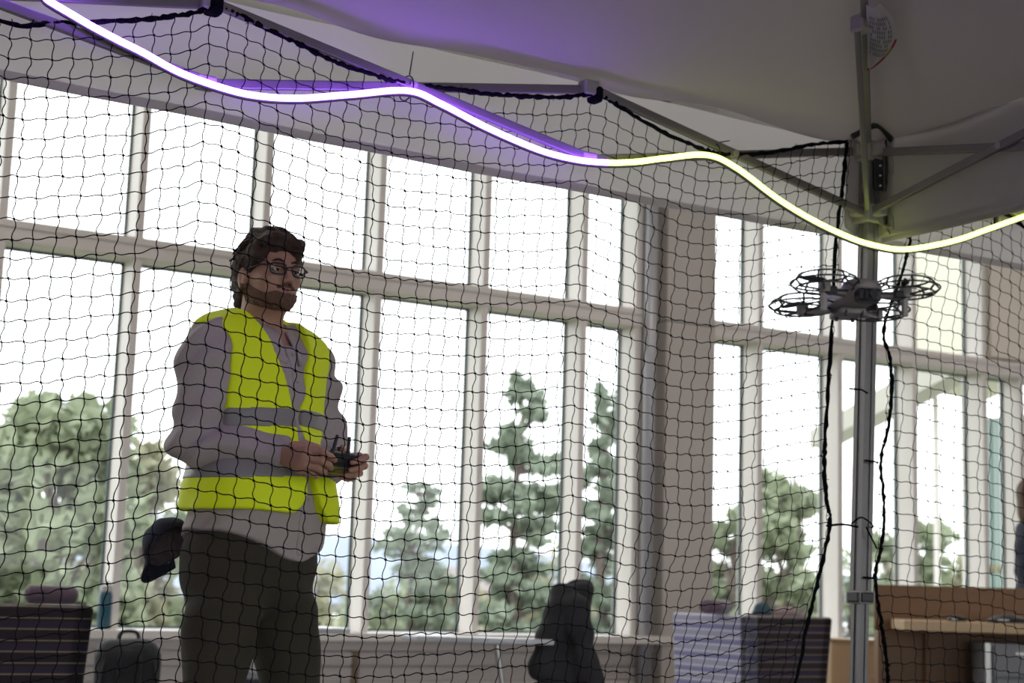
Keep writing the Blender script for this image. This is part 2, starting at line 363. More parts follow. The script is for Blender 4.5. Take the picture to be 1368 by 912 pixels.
# fill lamps added at the ceiling (out of view above the tents)
for i, (lx, ly) in enumerate(((-2.5, 7.6), (2, 7.6), (6.5, 7.6), (11, 7.6), (-2.5, -3.2), (2, -3.2), (6.5, -3.2), (11, -1.))):
    t = thing('fill_lamp', (lx, ly, 4.8), 'unseen white fill lamp added at the ceiling above the tents', 'lamp', group='added fill lamps at the ceiling')
    MB().box((0, 0, -.04), (1.3, .34, .08)).build('fill_lamp_housing', 'white', t, bevel=.01)
    MB().box((0, 0, -.085), (1.2, .26, .012)).build('fill_lamp_diffuser', 'fill_lampw', t)
    L = bpy.data.lights.new('fill_light', 'AREA'); L.shape = 'RECTANGLE'; L.size = 1.2; L.size_y = .26; L.energy = FILL_LAMP_W; L.color = (1, .9, .84)
    lo = bpy.data.objects.new('fill_light', L); COL.objects.link(lo); lo.parent = t; lo.location = (0, 0, -.1)

# ================================================================== outdoors
gd = MB().grid(lambda u, v: (-60 + 200 * u, 10.6 + 240 * v * v, -2.6 - 2.4 * v + .5 * math.sin(9 * u + 4 * v)), 24, 24).build('ground', 'grass', smooth=True); gd['kind'] = 'structure'
def hillz(u): return 18 + 6 * math.sin(5 * u) + 4 * math.sin(13 * u + 1) + 2 * math.sin(31 * u)
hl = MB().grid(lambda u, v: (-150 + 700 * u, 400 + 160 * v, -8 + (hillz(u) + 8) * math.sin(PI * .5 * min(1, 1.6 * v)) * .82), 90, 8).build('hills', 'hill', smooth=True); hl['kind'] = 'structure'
def leaf_cloud(cs, n, size, rng):
    """n small leaf blades spread over ellipsoid clumps cs = (centre, radii)"""
    w = np.array([r[0] * r[1] * r[2] for _, r in cs]) ** .6; pick = rng.choice(len(cs), n, p=w / w.sum())
    C = np.array([c for c, _ in cs])[pick]; R = np.array([r for _, r in cs])[pick]
    d = rng.normal(size=(n, 3)); d /= np.linalg.norm(d, axis=1)[:, None]; p = C + d * R * (rng.random(n)[:, None] ** .45)
    a = rng.normal(size=(n, 3)); a /= np.linalg.norm(a, axis=1)[:, None]; b = np.cross(a, rng.normal(size=(n, 3))); b /= np.linalg.norm(b, axis=1)[:, None]
    s = size * (.6 + .8 * rng.random(n))[:, None]
    V = np.stack([p - a * s, p - b * s * .45, p + a * s, p + b * s * .45], 1).reshape(-1, 3); return V, np.arange(4 * n).reshape(-1, 4)
def tree(name, x, y, base, top, cw, kind, label, n=2600, group=None, gap=0., seed=0):
    rng = np.random.default_rng(seed + 11); t = thing(name, (x, y, base), label, 'tree', group=group); H = top - base
    tr_ = MB().tube(smoothpath([(0, 0, -.3), (.1, 0, H * .3), (-.08, .1, H * .6), (0, 0, H * .93)], 4), np.linspace(.2, .04, 13) * (H / 9), 8)
    cs = []; br = MB()
    if kind == 'pine':
        m = 17
        for i in range(m):
            z = H * (.22 + .76 * i / (m - 1)); r = cw * (1.05 - .8 * (i / (m - 1)) ** 1.4) * (.65 + .5 * rng.random())
            for k in range(5):
                a = rng.random() * 2 * PI; q = r * (.5 + .3 * rng.random()); q *= .5 + .9 * rng.random(); e = (q * math.cos(a), q * math.sin(a), z + .1 * q + .05 * H * (rng.random() - .5))
                cs.append((e, (r * .38, r * .38, .05 * H / 3 * (.6 + .9 * rng.random())))); br.tube([(0, 0, z - .1), e], [.05, .02], 5)
        sz = .17
    else:
        for i in range(42):
            a = rng.random() * 2 * PI; z = H * (.16 + .74 * rng.random()); lim = cw * math.sqrt(max(.15, 1 - ((z / H - .5) / .52) ** 2)); q = lim * math.sqrt(rng.random()) * .75
            e = (q * math.cos(a), q * math.sin(a), z); rr = cw * (.22 + .2 * rng.random()); cs.append((e, (rr, rr, rr * .75))); br.tube([(0, 0, z * .7), e], [.06, .02], 5)
        sz = .2
    tr_.build('trunk', 'bark', t, smooth=True); br.build('branches', 'bark', t)['kind'] = 'stuff'
    V, Fc = leaf_cloud(cs, int(n * 1.8), sz * .8, rng); o = fast_mesh('foliage', V, Fc, {'pine': 'leafb', 'oak': 'leafa', 'olive': 'leafc'}[kind], t, smooth=False); o['kind'] = 'stuff'
    return t
def tree_at(px, top_y, Y, cw, kind, label, **k):
    p = PY(px, top_y, Y); base = -2.75 - 2.4 * math.sqrt(max(0, (Y - 10.6) / 240)); return tree({'pine': 'pine_tree', 'oak': 'leafy_tree', 'olive': 'olive_green_tree'}[kind], p[0], Y, base, p[2], cw, kind, label, **k)
# leafy trees before the left windows
tree_at(85, 490, 24, 1.7, 'oak', 'tall round leafy tree outside the left windows, behind the water bottle', seed=1, n=4200)
tree_at(-60, 560, 19, 1.6, 'oak', 'leafy tree outside the window behind the striped lounge chair', seed=2, n=3600)
tree_at(205, 560, 29, 1.25, 'olive', 'yellow-green tree outside the window behind the man with the remote', seed=3, n=2600)
tree_at(305, 640, 25, 1.2, 'oak', 'low leafy tree outside, hidden behind the man in the vest', seed=4, n=1600)
tree_at(700, 505, 26, 1.5, 'pine', 'tall pine with open branch layers outside, behind the jacket chair', seed=5, n=3000)
tree_at(812, 520, 29, 1.25, 'pine', 'tall dense pine outside, next to the painted column', seed=6, n=3600)
tree_at(560, 648, 30, 1.6, 'pine', 'shorter pine outside, beside the tall open pine', seed=7, n=1500)
tree_at(985, 650, 34, 1.0, 'oak', 'small leafy tree outside, close to the column', seed=8, n=1700)
tree_at(1062, 600, 25, 1.4, 'oak', 'leafy tree outside, behind the striped chair with the purple roll', seed=9, n=3000)
tree_at(1215, 660, 27, 1.5, 'oak', 'leafy tree outside, beside the cream building wing', seed=10, n=2200)
tree_at(1300, 655, 33, 1.2, 'olive', 'olive-green tree outside, behind the wooden desk', seed=12, n=1800)
for i in range(20):
    x = -30 + 78 * i + RNG.uniform(-15, 15); yy = 735 + RNG.uniform(-22, 26) + (20 if 480 < x < 700 else 0); 
    tree_at(x, yy - (40 if x < 300 else 0), 35 + (i * 3 % 5) * 6.5, 1.7, ('olive', 'oak')[i % 2], 'low rounded tree in the far wood row under the hills', seed=20 + i, n=1000, group='trees of the far wood row')
# small house under the hills
hp = PY(650, 790, 76); hz = -2.6 - 2.4 * math.sqrt(65.4 / 240)
t = thing('house', (hp[0], 76, hz), 'small beige house with dark windows below the haze-blue hills', 'house')
MB().box((0, 0, 2.2), (5.6, 4.5, 4.6)).build('wall', 'house', t)
MB().add([(-3.1, -2.6, 4.45), (3.1, -2.6, 4.45), (3.1, 2.6, 4.45), (-3.1, 2.6, 4.45), (-3.1, 0, 5.7), (3.1, 0, 5.7)], [(0, 1, 5, 4), (2, 3, 4, 5), (0, 4, 3), (1, 2, 5), (0, 3, 2, 1)]).build('roof', 'roofm', t)
for wx in (-1.7, 0, 1.7):
    o = MB().box((wx, -2.27, 3.2), (.8, .06, 1.0)).build('window', 'house', t); MB().box((0, 0, 0), (.66, .03, .86)).build('pane', 'housewin', o).location = (wx, -2.3, 3.2)
# wing of the building outside on the right: cream gable wall with a sloping soffit, posts and green glass below
WX = 13.6
t = thing('building_wing', (WX, 12.6, -2.8), 'cream outside wing of the building with a sloping soffit and green glass', 'building')
def wpt(px, py): p = PX(px, py, WX); return p
poly = [wpt(1222, 250), wpt(1222, 522), wpt(1262, 505), wpt(1292, 492), wpt(1400, 480), wpt(1400, 250)]
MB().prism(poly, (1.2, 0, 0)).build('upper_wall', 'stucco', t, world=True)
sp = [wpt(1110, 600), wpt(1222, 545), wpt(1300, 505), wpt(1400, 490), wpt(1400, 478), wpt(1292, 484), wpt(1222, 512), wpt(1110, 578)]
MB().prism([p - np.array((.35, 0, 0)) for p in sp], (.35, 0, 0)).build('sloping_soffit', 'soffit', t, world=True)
for px in (1243, 1281):
    p = wpt(px, 700); MB().box((WX + .1, p[1], .2), (.05, .045, 6.0)).build('post', 'frame', t, world=True)
a0, a1 = wpt(1282, 700)[1], wpt(1420, 700)[1]
for k in range(7):
    ya = a0 + (a1 - a0) * k / 7; yb = a0 + (a1 - a0) * (k + .86) / 7
    for z0, z1 in ((-2.6, -.6), (-.5, 1.2), (1.3, 2.9)):
        MB().box((WX + .12, (ya + yb) / 2, (z0 + z1) / 2), (.05, abs(yb - ya), z1 - z0)).build('pane', 'wingglass', t, world=True)

# ================================================================== the pop-up tents
TY = 3.75                                                # upright plane of the tents' back side, where the nets hang
ZU, ZL, ZV = 2.347, 2.136, 2.061                         # upper and lower truss nodes, bottom hem of the valance
CXP = 3.645                                              # the corner leg
BAY = 1.122
ZE = 2.385                                               # eave
PEAK = np.array((CXP - 2.25, TY - 2.25, 3.45))
t1 = thing('canopy_tent', (CXP, TY, 0), 'grey pop-up canopy tent with folding scissor truss, lit violet and yellow', 'tent')
E_ = .05
c00 = np.array((CXP + E_, TY + E_, ZE)); c10 = np.array((CXP - 4.5 - E_, TY + E_, ZE)); c11 = np.array((CXP - 4.5 - E_, TY - 4.5 - E_, ZE)); c01 = np.array((CXP + E_, TY - 4.5 - E_, ZE))
def roof_panel(a, b, seed):
    """fabric triangle from eave a-b to the peak, slightly sagging, with soft creases"""
    def fn(u, v):
        p = (a + (b - a) * u) * (1 - v) + PEAK * v
        sag = -.07 * math.sin(PI * min(1, v * 1.1)) * math.sin(PI * u) ** .7 * (1 - v * .6)
        edge = math.exp(-v * 14) * .012 * math.sin(u * 37 + seed)
        fold = .006 * math.sin(u * 23 + v * 9 + seed) * math.sin(v * 17 + seed) + .004 * math.sin(u * 61 - v * 40)
        near = min(u, 1 - u); rad = .010 * math.exp(-((near * 6) ** 2 + (v * 5) ** 2)) * math.sin(50 * (v / (near + .03)) ** .7)
        return p + np.array((0, 0, sag + edge + (fold + rad) * math.sin(PI * u) * (1 - v)))
    return MB().grid(fn, 90, 44)
roof_panel(c10, c00, 1).build('roof_panel', 'canopy', t1, smooth=True, world=True)
roof_panel(c00, c01, 2).build('roof_panel', 'canopy', t1, smooth=True, world=True)
roof_panel(c01, c11, 3).build('roof_panel', 'canopy', t1, smooth=True, world=True)
roof_panel(c11, c10, 4).build('roof_panel', 'canopy', t1, smooth=True, world=True)
def valance(a, b, nrm, seed, parent):
    """hanging strip under the eave with soft horizontal folds and a sewn hem"""
    a = np.array(a, float); b = np.array(b, float); nrm = np.array(nrm, float)
    L = np.linalg.norm(b - a)
    def fn(u, v):
        p = a + (b - a) * u; z = ZE + (ZV - ZE) * v
        w = .010 * math.sin(u * L * 2.3 + seed) * v + .009 * math.sin(v * 7 + .6 * math.sin(u * L * 1.7 + seed)) + .004 * math.sin(u * L * 11 + v * 5)
        return (p[0] + nrm[0] * w, p[1] + nrm[1] * w, z + .006 * math.sin(u * L * 1.3 + seed) * v)
    o = MB().grid(fn, int(L * 14), 16).build('valance', 'valance', parent, smooth=True, world=True)
    h = MB().grid(lambda u, v: np.array(fn(u, .93 + .07 * v)) - nrm * .004, int(L * 14), 2).build('hem', 'valance', o, smooth=True)
    h.data.transform(Matrix.Translation(-origin(parent)))
    return o
valance((c10[0], c10[1] + .012, 0), (c00[0], c00[1] + .012, 0), (0, 1, 0), .5, t1)
valance((c00[0] - .01, c00[1], 0), (c01[0] - .01, c01[1], 0), (1, 0, 0), 2.2, t1)
valance(c01, c11, (0, -1, 0), 3.1, t1); valance(c11, c10, (-1, 0, 0), 4.4, t1)
def tbar(a, b, parent, w=.016, h=.026, name='truss_bar'): return MB().bar(a, b, w, h).build(name, 'steel', parent, bevel=.003, world=True)
def pivot(p, axis, parent, r=.012):
    q = np.array(p, float); ax = np.array(axis, float)
    MB().tube([q - ax * .024, q - ax * .012, q + ax * .022], [r * .7, r, r * .9], 12).build('pivot_bolt', 'plastic', parent, world=True)
def endcap(p, parent, d=(.05, .045, .045)): MB().box(p, d).build('joint_cap', 'plastic', parent, bevel=.006, world=True)
def scissor(p0, dirv, nb, bay, parent, side, nodes=None):
    """nb crossed pairs of bars from the leg at p0 along dirv; side pushes the two bars apart"""
    d = np.array(dirv, float); s = np.array(side, float) * .010; p0 = np.array(p0, float)
    for k in range(nb):
        a = p0 + d * (nodes[k] if nodes else bay * k); b = p0 + d * (nodes[k + 1] if nodes else bay * (k + 1))
        lo = lambda q: np.array((q[0], q[1], ZL)); up = lambda q: np.array((q[0], q[1], ZU))
        tbar(lo(a) + s, up(b) + s, parent); tbar(up(a) - s, lo(b) - s, parent)
        m = (a + b) / 2; pivot((m[0], m[1], (ZU + ZL) / 2), side, parent)
        if k < nb - 1: endcap(up(b), parent); endcap(lo(b), parent, (.05, .04, .035))
scissor((CXP, TY, 0), (-1, 0, 0), 4, BAY, t1, (0, -1, 0), [.03, 1.115, 2.285, 3.50, 4.5])
scissor((CXP, TY, 0), (0, -1, 0), 4, BAY, t1, (-1, 0, 0))
scissor((CXP - 4.5, TY, 0), (0, -1, 0), 4, BAY, t1, (1, 0, 0))
def leg(x, y, parent, lean=(0, 0)):
    """square leg: outer tube with a rib in each face, a snap clamp, a thinner inner tube and a foot"""
    Zc = .90
    def sect(z0, z1, s, rib):
        b = MB(); n = []
        prof = []
        for k in range(4):
            c, sn = math.cos(k * PI / 2), math.sin(k * PI / 2)
            for px, py in ((-s, -s), (-rib, -s), (-rib, -s + .004), (rib, -s + .004), (rib, -s)): prof.append((px * c - py * sn, px * sn + py * c))
        m = len(prof); V = []
        for z in (z0, z1):
            ox, oy = lean[0] * (2.1 - z), lean[1] * (2.1 - z); V += [(x + ox + p[0], y + oy + p[1], z) for p in prof]
        return b.add(V, [(i, (i + 1) % m, (i + 1) % m + m, i + m) for i in range(m)] + [tuple(range(m - 1, -1, -1)), tuple(range(m, 2 * m))])
    g = sect(Zc, ZE - .02, .0235, .007).build('leg', 'pole', parent, world=True)
    i_ = sect(.012, Zc + .02, .0195, .006).build('inner_tube', 'pole', g); i_.data.transform(Matrix.Translation(-origin(parent)))
    ox, oy = lean[0] * (2.1 - Zc), lean[1] * (2.1 - Zc)
    k = MB().box((x + ox, y + oy, Zc), (.066, .066, .040)).build('height_clamp', 'plastic', g, bevel=.006); k.data.transform(Matrix.Translation(-origin(parent)))
    for dx, dy, sx, sy in ((-.034, -.004, .010, .05), (-.004, -.034, .05, .010), (.034, .01, .012, .03)):
        k = MB().box((x + ox + dx, y + oy + dy, Zc), (sx, sy, .030)).build('clamp_button', 'blackplastic', g, bevel=.004); k.data.transform(Matrix.Translation(-origin(parent)))
    k = MB().box((x + lean[0] * 2.1, y + lean[1] * 2.1, .006), (.11, .11, .012)).build('foot_plate', 'steel', g, bevel=.003); k.data.transform(Matrix.Translation(-origin(parent)))
    # slider that carries the lower truss ends, and the head at the top
    MB().box((x, y, ZL), (.072, .072, .062)).box((x - .05, y, ZL + .004), (.045, .034, .036)).box((x, y - .05, ZL + .004), (.034, .045, .036)).build('slider', 'plastic', parent, bevel=.006, world=True)
    MB().box((x, y, ZU), (.066, .066, .066)).box((x - .045, y, ZU), (.04, .034, .036)).box((x, y - .045, ZU), (.034, .04, .036)).build('corner_head', 'plastic', parent, bevel=.006, world=True)
leg(CXP, TY, t1, (-.045, -.012))
leg(CXP - 4.5, TY, t1); leg(CXP, TY - 4.5, t1); leg(CXP - 4.5, TY - 4.5, t1)
# corner dressing of the visible leg: fabric corner pocket, hook-and-loop strap, slider rings, stitched seam
MB().grid(lambda u, v: (CXP + .045 - (.11 * max(0, 1 - 2 * u)) - .004 * math.sin(9 * v), TY + .040 - .11 * max(0, 2 * u - 1), ZE + .01 - (.30 + .02 * math.sin(7 * u)) * v), 12, 10).build('corner_pocket', 'valance', t1, smooth=True, world=True, solid=.003)
sb = MB().box((CXP + .012, TY - .035, 2.265), (.040, .006, .105)).build('strap', 'black', t1, bevel=.002, world=True)
for zz in (2.295, 2.262, 2.228):
    k = MB().lathe([(.0035, -.004), (.0035, .001)], 8, (CXP + .014, TY - .039, zz), 'y').build('rivet', 'white', sb); k.data.transform(Matrix.Translation(-origin(t1)))
MB().tube([(CXP + .035, TY - .045, ZE), (CXP + .037, TY - .045, 2.2), (CXP + .034, TY - .045, 2.10)], .004, 6).build('seam_cord', 'black', t1, world=True)
MB().tube(smoothpath([(CXP - .10, TY - .03, ZE - .01), (CXP - .02, TY - .06, ZE + .035), (CXP + .05, TY - .06, ZE - .005)], 6), .010, 6).build('corner_piping', 'black', t1, smooth=True, world=True)
for dz, rr, dx in ((-.030, .024, .055), (-.058, .017, .078)):
    MB().tube([(CXP + dx - .02 + rr * math.cos(a), TY - .05 - rr * .5 * math.cos(a), ZL + dz + .01 + rr * math.sin(a)) for a in np.linspace(0, 2 * PI, 25)[:-1]], .004, 6, closed=True).build('pull_ring', 'steel', t1, smooth=True, world=True)
# hip rafter to the peak and its strut from the slider
ra = np.array((CXP, TY, ZU + .02)); dirp = (PEAK + np.array((0, 0, -.07))) - ra
MB().bar(ra, ra + dirp, .022, .028).build('hip_rafter', 'steel', t1, bevel=.003, world=True)
rb = ra + dirp * .20
MB().bar(np.array((CXP - .030, TY - .026, ZL + .01)), rb + np.array((-.016, .014, -.03)), .018, .020).build('rafter_strut', 'steel', t1, bevel=.003, world=True)
MB().box(rb + np.array((-.006, .004, -.012)), (.052, .052, .05)).build('rafter_joint', 'plastic', t1, bevel=.006, world=True)
for cx_, cy_ in ((CXP - 4.5, TY), (CXP, TY - 4.5), (CXP - 4.5, TY - 4.5)):
    a = np.array((cx_, cy_, ZU + .02)); MB().bar(a, PEAK + np.array((0, 0, -.07)), .022, .028).build('hip_rafter', 'steel', t1, world=True)
MB().lathe([(.05, -.12), (.07, -.06), (.05, 0)], 16, tuple(PEAK + np.array((0, 0, -.03)))).build('peak_hub', 'plastic', t1, world=True)
# care label sewn to the hip seam, with coloured edging
def labelpt(u, v):
    o = rb + dirp * (.035 - .085 * v) + np.array((0, 0, -.028)); w = .085 * math.sin(PI * min(1, .12 + .88 * v)) ** .8
    side = np.array((.72, -.70, 0)); return o + side * (w * u + .006) + np.array((0, 0, -.012 * math.sin(PI * u) - .02 * u * v))
lb = MB().grid(labelpt, 8, 14).build('care_label', 'tagw', t1, smooth=True, world=True)
pr = MB()
for r_ in range(10):
    for a_ in range(9):
        if random.random() < .8:
            u0, v0 = .12 + .075 * r_, .16 + .07 * a_; q = [labelpt(u0, v0), labelpt(u0 + .04, v0), labelpt(u0 + .04, v0 + .055), labelpt(u0, v0 + .055)]; pr.add([p + np.array((-.0007, -.0007, -.0015)) for p in q], [(0, 1, 2, 3)])
o = pr.build('print', 'tagprint', lb); o.data.transform(Matrix.Translation(-origin(t1))); o['kind'] = 'stuff'
for v0, v1, m_ in ((.55, .66, 'tagred'), (.66, .80, 'tagolive'), (.80, 1.0, 'tagred')):
    o = MB().tube([labelpt(1.0, v0 + (v1 - v0) * k / 5) for k in range(6)], .004, 6).build('edging', m_, lb); o.data.transform(Matrix.Translation(-origin(t1)))

# the neighbouring tent on the right: shares the corner leg, its back valance runs on in line
t2 = thing('canopy_tent', (8.2, TY, 0), 'neighbouring grey canopy tent whose valance carries on past the corner leg', 'tent')
X2 = CXP + 4.6; PEAK2 = np.array((CXP + 2.35, TY - 2.25, 3.45))
d00 = np.array((CXP + .07, TY + E_, ZE)); d10 = np.array((X2, TY + E_, ZE)); d11 = np.array((X2, TY - 4.5, ZE)); d01 = np.array((CXP + .07, TY - 4.5, ZE))
PEAK_, PEAK = PEAK, PEAK2
for q0, q1, sd in ((d00, d10, 5), (d10, d11, 6), (d11, d01, 7), (d01, d00, 8)): roof_panel(q0, q1, sd).build('roof_panel', 'canopy', t2, smooth=True, world=True)
PEAK = PEAK_
valance((d00[0], d00[1] + .012, 0), (d10[0], d10[1] + .012, 0), (0, 1, 0), 1.4, t2); valance(d10, d11, (1, 0, 0), .2, t2); valance((d00[0] + .03, d00[1], 0), (d01[0] + .03, d01[1], 0), (1, 0, 0), 1.1, t2)
xl0, xc = PY(1243, 296, TY), PY(1352, 286, TY)
bl = xc + (xc - xl0) * 1.25; bl[2] = min(bl[2], ZU)
st = xl0 - (xc - xl0) * .55
tbar(st, bl, t2); hb = bl[0] - xc[0]
tbar((xc[0] - hb, TY - .02, ZU), (xc[0] + hb, TY - .02, ZL), t2); pivot(xc, (0, -1, 0), t2)
MB().box(((st[0] + CXP) / 2, TY, st[2]), (st[0] - CXP, .03, .03)).build('truss_connector', 'plastic', t2, bevel=.004, world=True)
xs = xc[0] + hb; nb = 3; bb = (X2 - .05 - xs) / nb
for k in range(nb):
    tbar((xs + k * bb, TY, ZL), (xs + (k + 1) * bb, TY, ZU), t2); tbar((xs + k * bb, TY - .02, ZU), (xs + (k + 1) * bb, TY - .02, ZL), t2)
leg(X2 - .05, TY, t2); leg(X2 - .05, TY - 4.45, t2)

# ================================================================== nets
MESH = .0498
def interp(xs, ys): 
    xs = np.array(xs); ys = np.array(ys); o = np.argsort(xs); return lambda q: np.interp(q, xs[o], ys[o])
def net(label, X0, X1, ztop, shift, decay, ybulge, seed, zend=.02):
    """knotted square mesh between X0 and X1 hanging from the curve ztop(X)"""
    rng = np.random.default_rng(seed); nu = int(round((X1 - X0) / MESH)); nv = int((2.36 - zend) / MESH) + 1
    U = np.linspace(X0, X1, nu + 1); V = np.arange(nv + 1); zt = ztop(U); zref = zt.mean()
    w = np.exp(-V / decay); K = np.zeros((nu + 1, nv + 1, 3))
    K[..., 0] = U[:, None]; K[..., 2] = zref + (zt[:, None] - zref) * w[None] - V[None] * MESH * np.linspace(1, 1, nv + 1)[None]
    K[..., 2] = np.where(V[None] == 0, zt[:, None], K[..., 2])
    K[..., 0] += shift((U[:, None] - X0) / (X1 - X0), K[..., 2]); K[..., 1] = TY + ybulge(K[..., 0], K[..., 2])
    K[:, 1:] += rng.normal(0, .0022, K[:, 1:].shape) * np.array((1, 1.5, .8)); K[..., 2] = np.maximum(K[..., 2], .006)
    S = 6; ts = np.linspace(0, 1, S + 1); Vs = []; Fs = []; n0 = 0
    def strands(A, B, side, amp):
        nonlocal n0
        A = A.reshape(-1, 3); B = B.reshape(-1, 3); m = len(A); a = (amp * (.7 + .6 * rng.random(m)))[:, None, None]
        P = A[:, None] + (B - A)[:, None] * ts[None, :, None] + a * np.sin(2 * PI * ts)[None, :, None] * side + (rng.normal(0, .0014, (m, 1, 3))) * np.sin(PI * ts)[None, :, None]
        T = _nn(B - A); o1 = np.cross(T, np.array((0, 1., 0))); o1 = _nn(o1); o2 = np.cross(T, o1); r = .00138
        ring = np.stack([o1, o2, -o1, -o2], 1) * r                                                # m,4,3
        Q = P[:, :, None] + ring[:, None]; Vs.append(Q.reshape(-1, 3))
        base = n0 + (np.arange(m)[:, None] * (S + 1) + np.arange(S)[None])[..., None] * 4; k = np.arange(4)
        f = np.stack([base + k, base + (k + 1) % 4, base + 4 + (k + 1) % 4, base + 4 + k], -1); Fs.append(f.reshape(-1, 4)); n0 += Q.reshape(-1, 3).shape[0]
    def _nn(a): return a / (np.linalg.norm(a, axis=-1, keepdims=True) + 1e-9)
    strands(K[:-1, 1:], K[1:, 1:], np.array((0, 0, 1.)), -.0022); strands(K[:, :-1], K[:, 1:], np.array((1., 0, 0)), .0028)
    kn = K[:, 1:].reshape(-1, 3); oct_ = np.array(((1, 0, 0), (0, 1, 0), (-1, 0, 0), (0, -1, 0), (0, 0, 1), (0, 0, -1.))) * np.array((.0042, .0036, .0038))
    Kv = (kn[:, None] + oct_[None] * (.85 + .4 * rng.random((len(kn), 1, 1)))).reshape(-1, 3)
    fo = np.array(((0, 1, 4), (1, 2, 4), (2, 3, 4), (3, 0, 4), (1, 0, 5), (2, 1, 5), (3, 2, 5), (0, 3, 5)))
    base = thing('safety_net', (K[nu // 2, -1, 0], TY, 0), label, 'net'); off = np.array(base.location)
    o = fast_mesh('mesh', np.concatenate(Vs) - off, np.concatenate(Fs), 'twine', base, smooth=True); o['kind'] = 'stuff'
    o = fast_mesh('knots', Kv - off, (np.arange(len(kn))[:, None, None] * 6 + fo[None]).reshape(-1, 3), 'twine', base, smooth=False); o['kind'] = 'stuff'
    return base, K
def rope(name, pts, r, parent, seed=0):
    P = smoothpath(pts, 10); rng = np.random.default_rng(seed); rr = r * (1 + .22 * rng.normal(size=len(P)).clip(-1.5, 1.5))
    o = MB().tube([p + rng.normal(0, .0011, 3) for p in P], rr, 7).build(name, 'rope', parent, smooth=True, world=True)
    fz = MB()
    for p in P[::2]:                                        # frayed twine ends
        if rng.random() < .3:
            d = rng.normal(size=3); d /= np.linalg.norm(d); fz.tube([p, p + d * r * 2.4], [.0012, .0008], 4)
    if fz.v: k = fz.build('frayed_ends', 'rope', o); k.data.transform(Matrix.Translation(-origin(parent))); k['kind'] = 'stuff'
    return o
tp = [(0, 30), (60, 33), (130, 31), (200, 27), (250, 20), (283, 11), (310, 19), (350, 38), (400, 62), (450, 86), (500, 102), (545, 114), (600, 120), (650, 127), (700, 130), (750, 131), (795, 128), (830, 147), (880, 176), (930, 198), (960, 206), (1020, 206), (1075, 195), (1128, 190)]
TP = np.array([PY(x, y, TY) for x, y in tp]); XL0 = -.82
TP = np.concatenate([[(XL0, TY, 2.30), (-.3, TY, 2.19), (.24, TY, 2.335), (.5, TY, 2.26)], TP])
BR = np.array([PY(x, y, TY) for x, y in [(1128, 192), (1121, 260), (1113, 330), (1107, 450), (1100, 560), (1098, 620), (1101, 670), (1105, 702), (1090, 770), (1076, 830), (1058, 912)]])
XR = BR[0][0]; BR = np.concatenate([BR, [(BR[-1][0] - .12, TY, .35), (BR[-1][0] - .15, TY, .03)]])
brx = interp(BR[:, 2], BR[:, 0])
n1, K1 = net('black knotted safety net hung between the man and the drone', XL0, XR, interp(TP[:, 0], TP[:, 2]), lambda s, z: s ** 3 * (brx(z) - XR) - .03 * (1 - s) * np.maximum(0, 2 - z) * .6, 45., lambda x, z: .02 * np.sin(x * 2.2 + z * 1.3) - .012, 3)
rope('top_rope', [tuple(p - np.array((0, .012, 0))) for p in TP], .0068, n1, 1)
rope('side_rope', [tuple(p - np.array((0, .012, 0))) for p in BR], .0062, n1, 2)
BL = np.array([PY(x, y, TY) for x, y in [(1211, 300), (1205, 330), (1196, 368), (1172, 440), (1180, 480), (1182, 520), (1178, 570), (1168, 617), (1171, 660), (1172, 700), (1166, 740), (1160, 772), (1168, 830), (1175, 880), (1177, 912)]])
BL = np.concatenate([[(BL[0][0] + .03, TY, 2.25)], BL, [(BL[-1][0] + .03, TY, .3), (BL[-1][0], TY, .03)]]); blx = interp(BL[:, 2], BL[:, 0]); XL = BL[0][0]
ztr = interp([3.6, 4.0, 4.25, 4.45, 5.3, 6.2], [2.33, 2.285, 2.25, 2.17, 1.95, 2.2])
n2, K2 = net('black knotted safety net hung right of the corner leg, before the desk', XL, 6.2, ztr, lambda s, z: (1 - s) ** 6 * (blx(z) - XL), 34., lambda x, z: .02 * np.sin(x * 2.6 + z) - .0, 5)
rope('top_rope', [(x, TY - .012, float(ztr(x))) for x in np.linspace(XL, 6.2, 20)], .0068, n2, 4)
rope('side_rope', [tuple(p - np.array((0, .03, 0))) for p in BL], .0058, n2, 5)
def loop(name, c, r, parent, tail=None, ax=(1, 0, 0)):
    a = np.array(ax, float); z = np.array((0, 0, 1.)); b = np.cross(z, a); m = MB().tube([np.array(c) + r * (math.cos(k) * z + math.sin(k) * b * 1.2) for k in np.linspace(0, 2 * PI, 17)[:-1]], .0022, 5, closed=True)
    if tail is not None: m.tube([np.array(c) + np.array((0, -.015, r)), np.array(c) + np.array(tail)], [.0022, .0016], 5)
    return m.build(name, 'blackplastic', parent, world=True)
q = PY(543, 118, TY); loop('cable_tie', q, .034, n1, (.006, -.02, .10)); q = PY(952, 205, TY); loop('cable_tie', q, .030, n1, (.05, -.02, .045))
q = PY(1322, 283, TY); MB().box(q, (.05, .03, .035)).box(q + np.array((.02, -.01, -.03)), (.018, .012, .07)).build('net_clip', 'blackplastic', n2, world=True, bevel=.004)
q = PY(285, 8, TY); MB().box(q, (.045, .05, .05)).build('rope_knot', 'rope', n1, world=True, bevel=.012)
q = PY(795, 127, TY); MB().box(q, (.035, .05, .05)).build('rope_knot', 'rope', n1, world=True, bevel=.012)
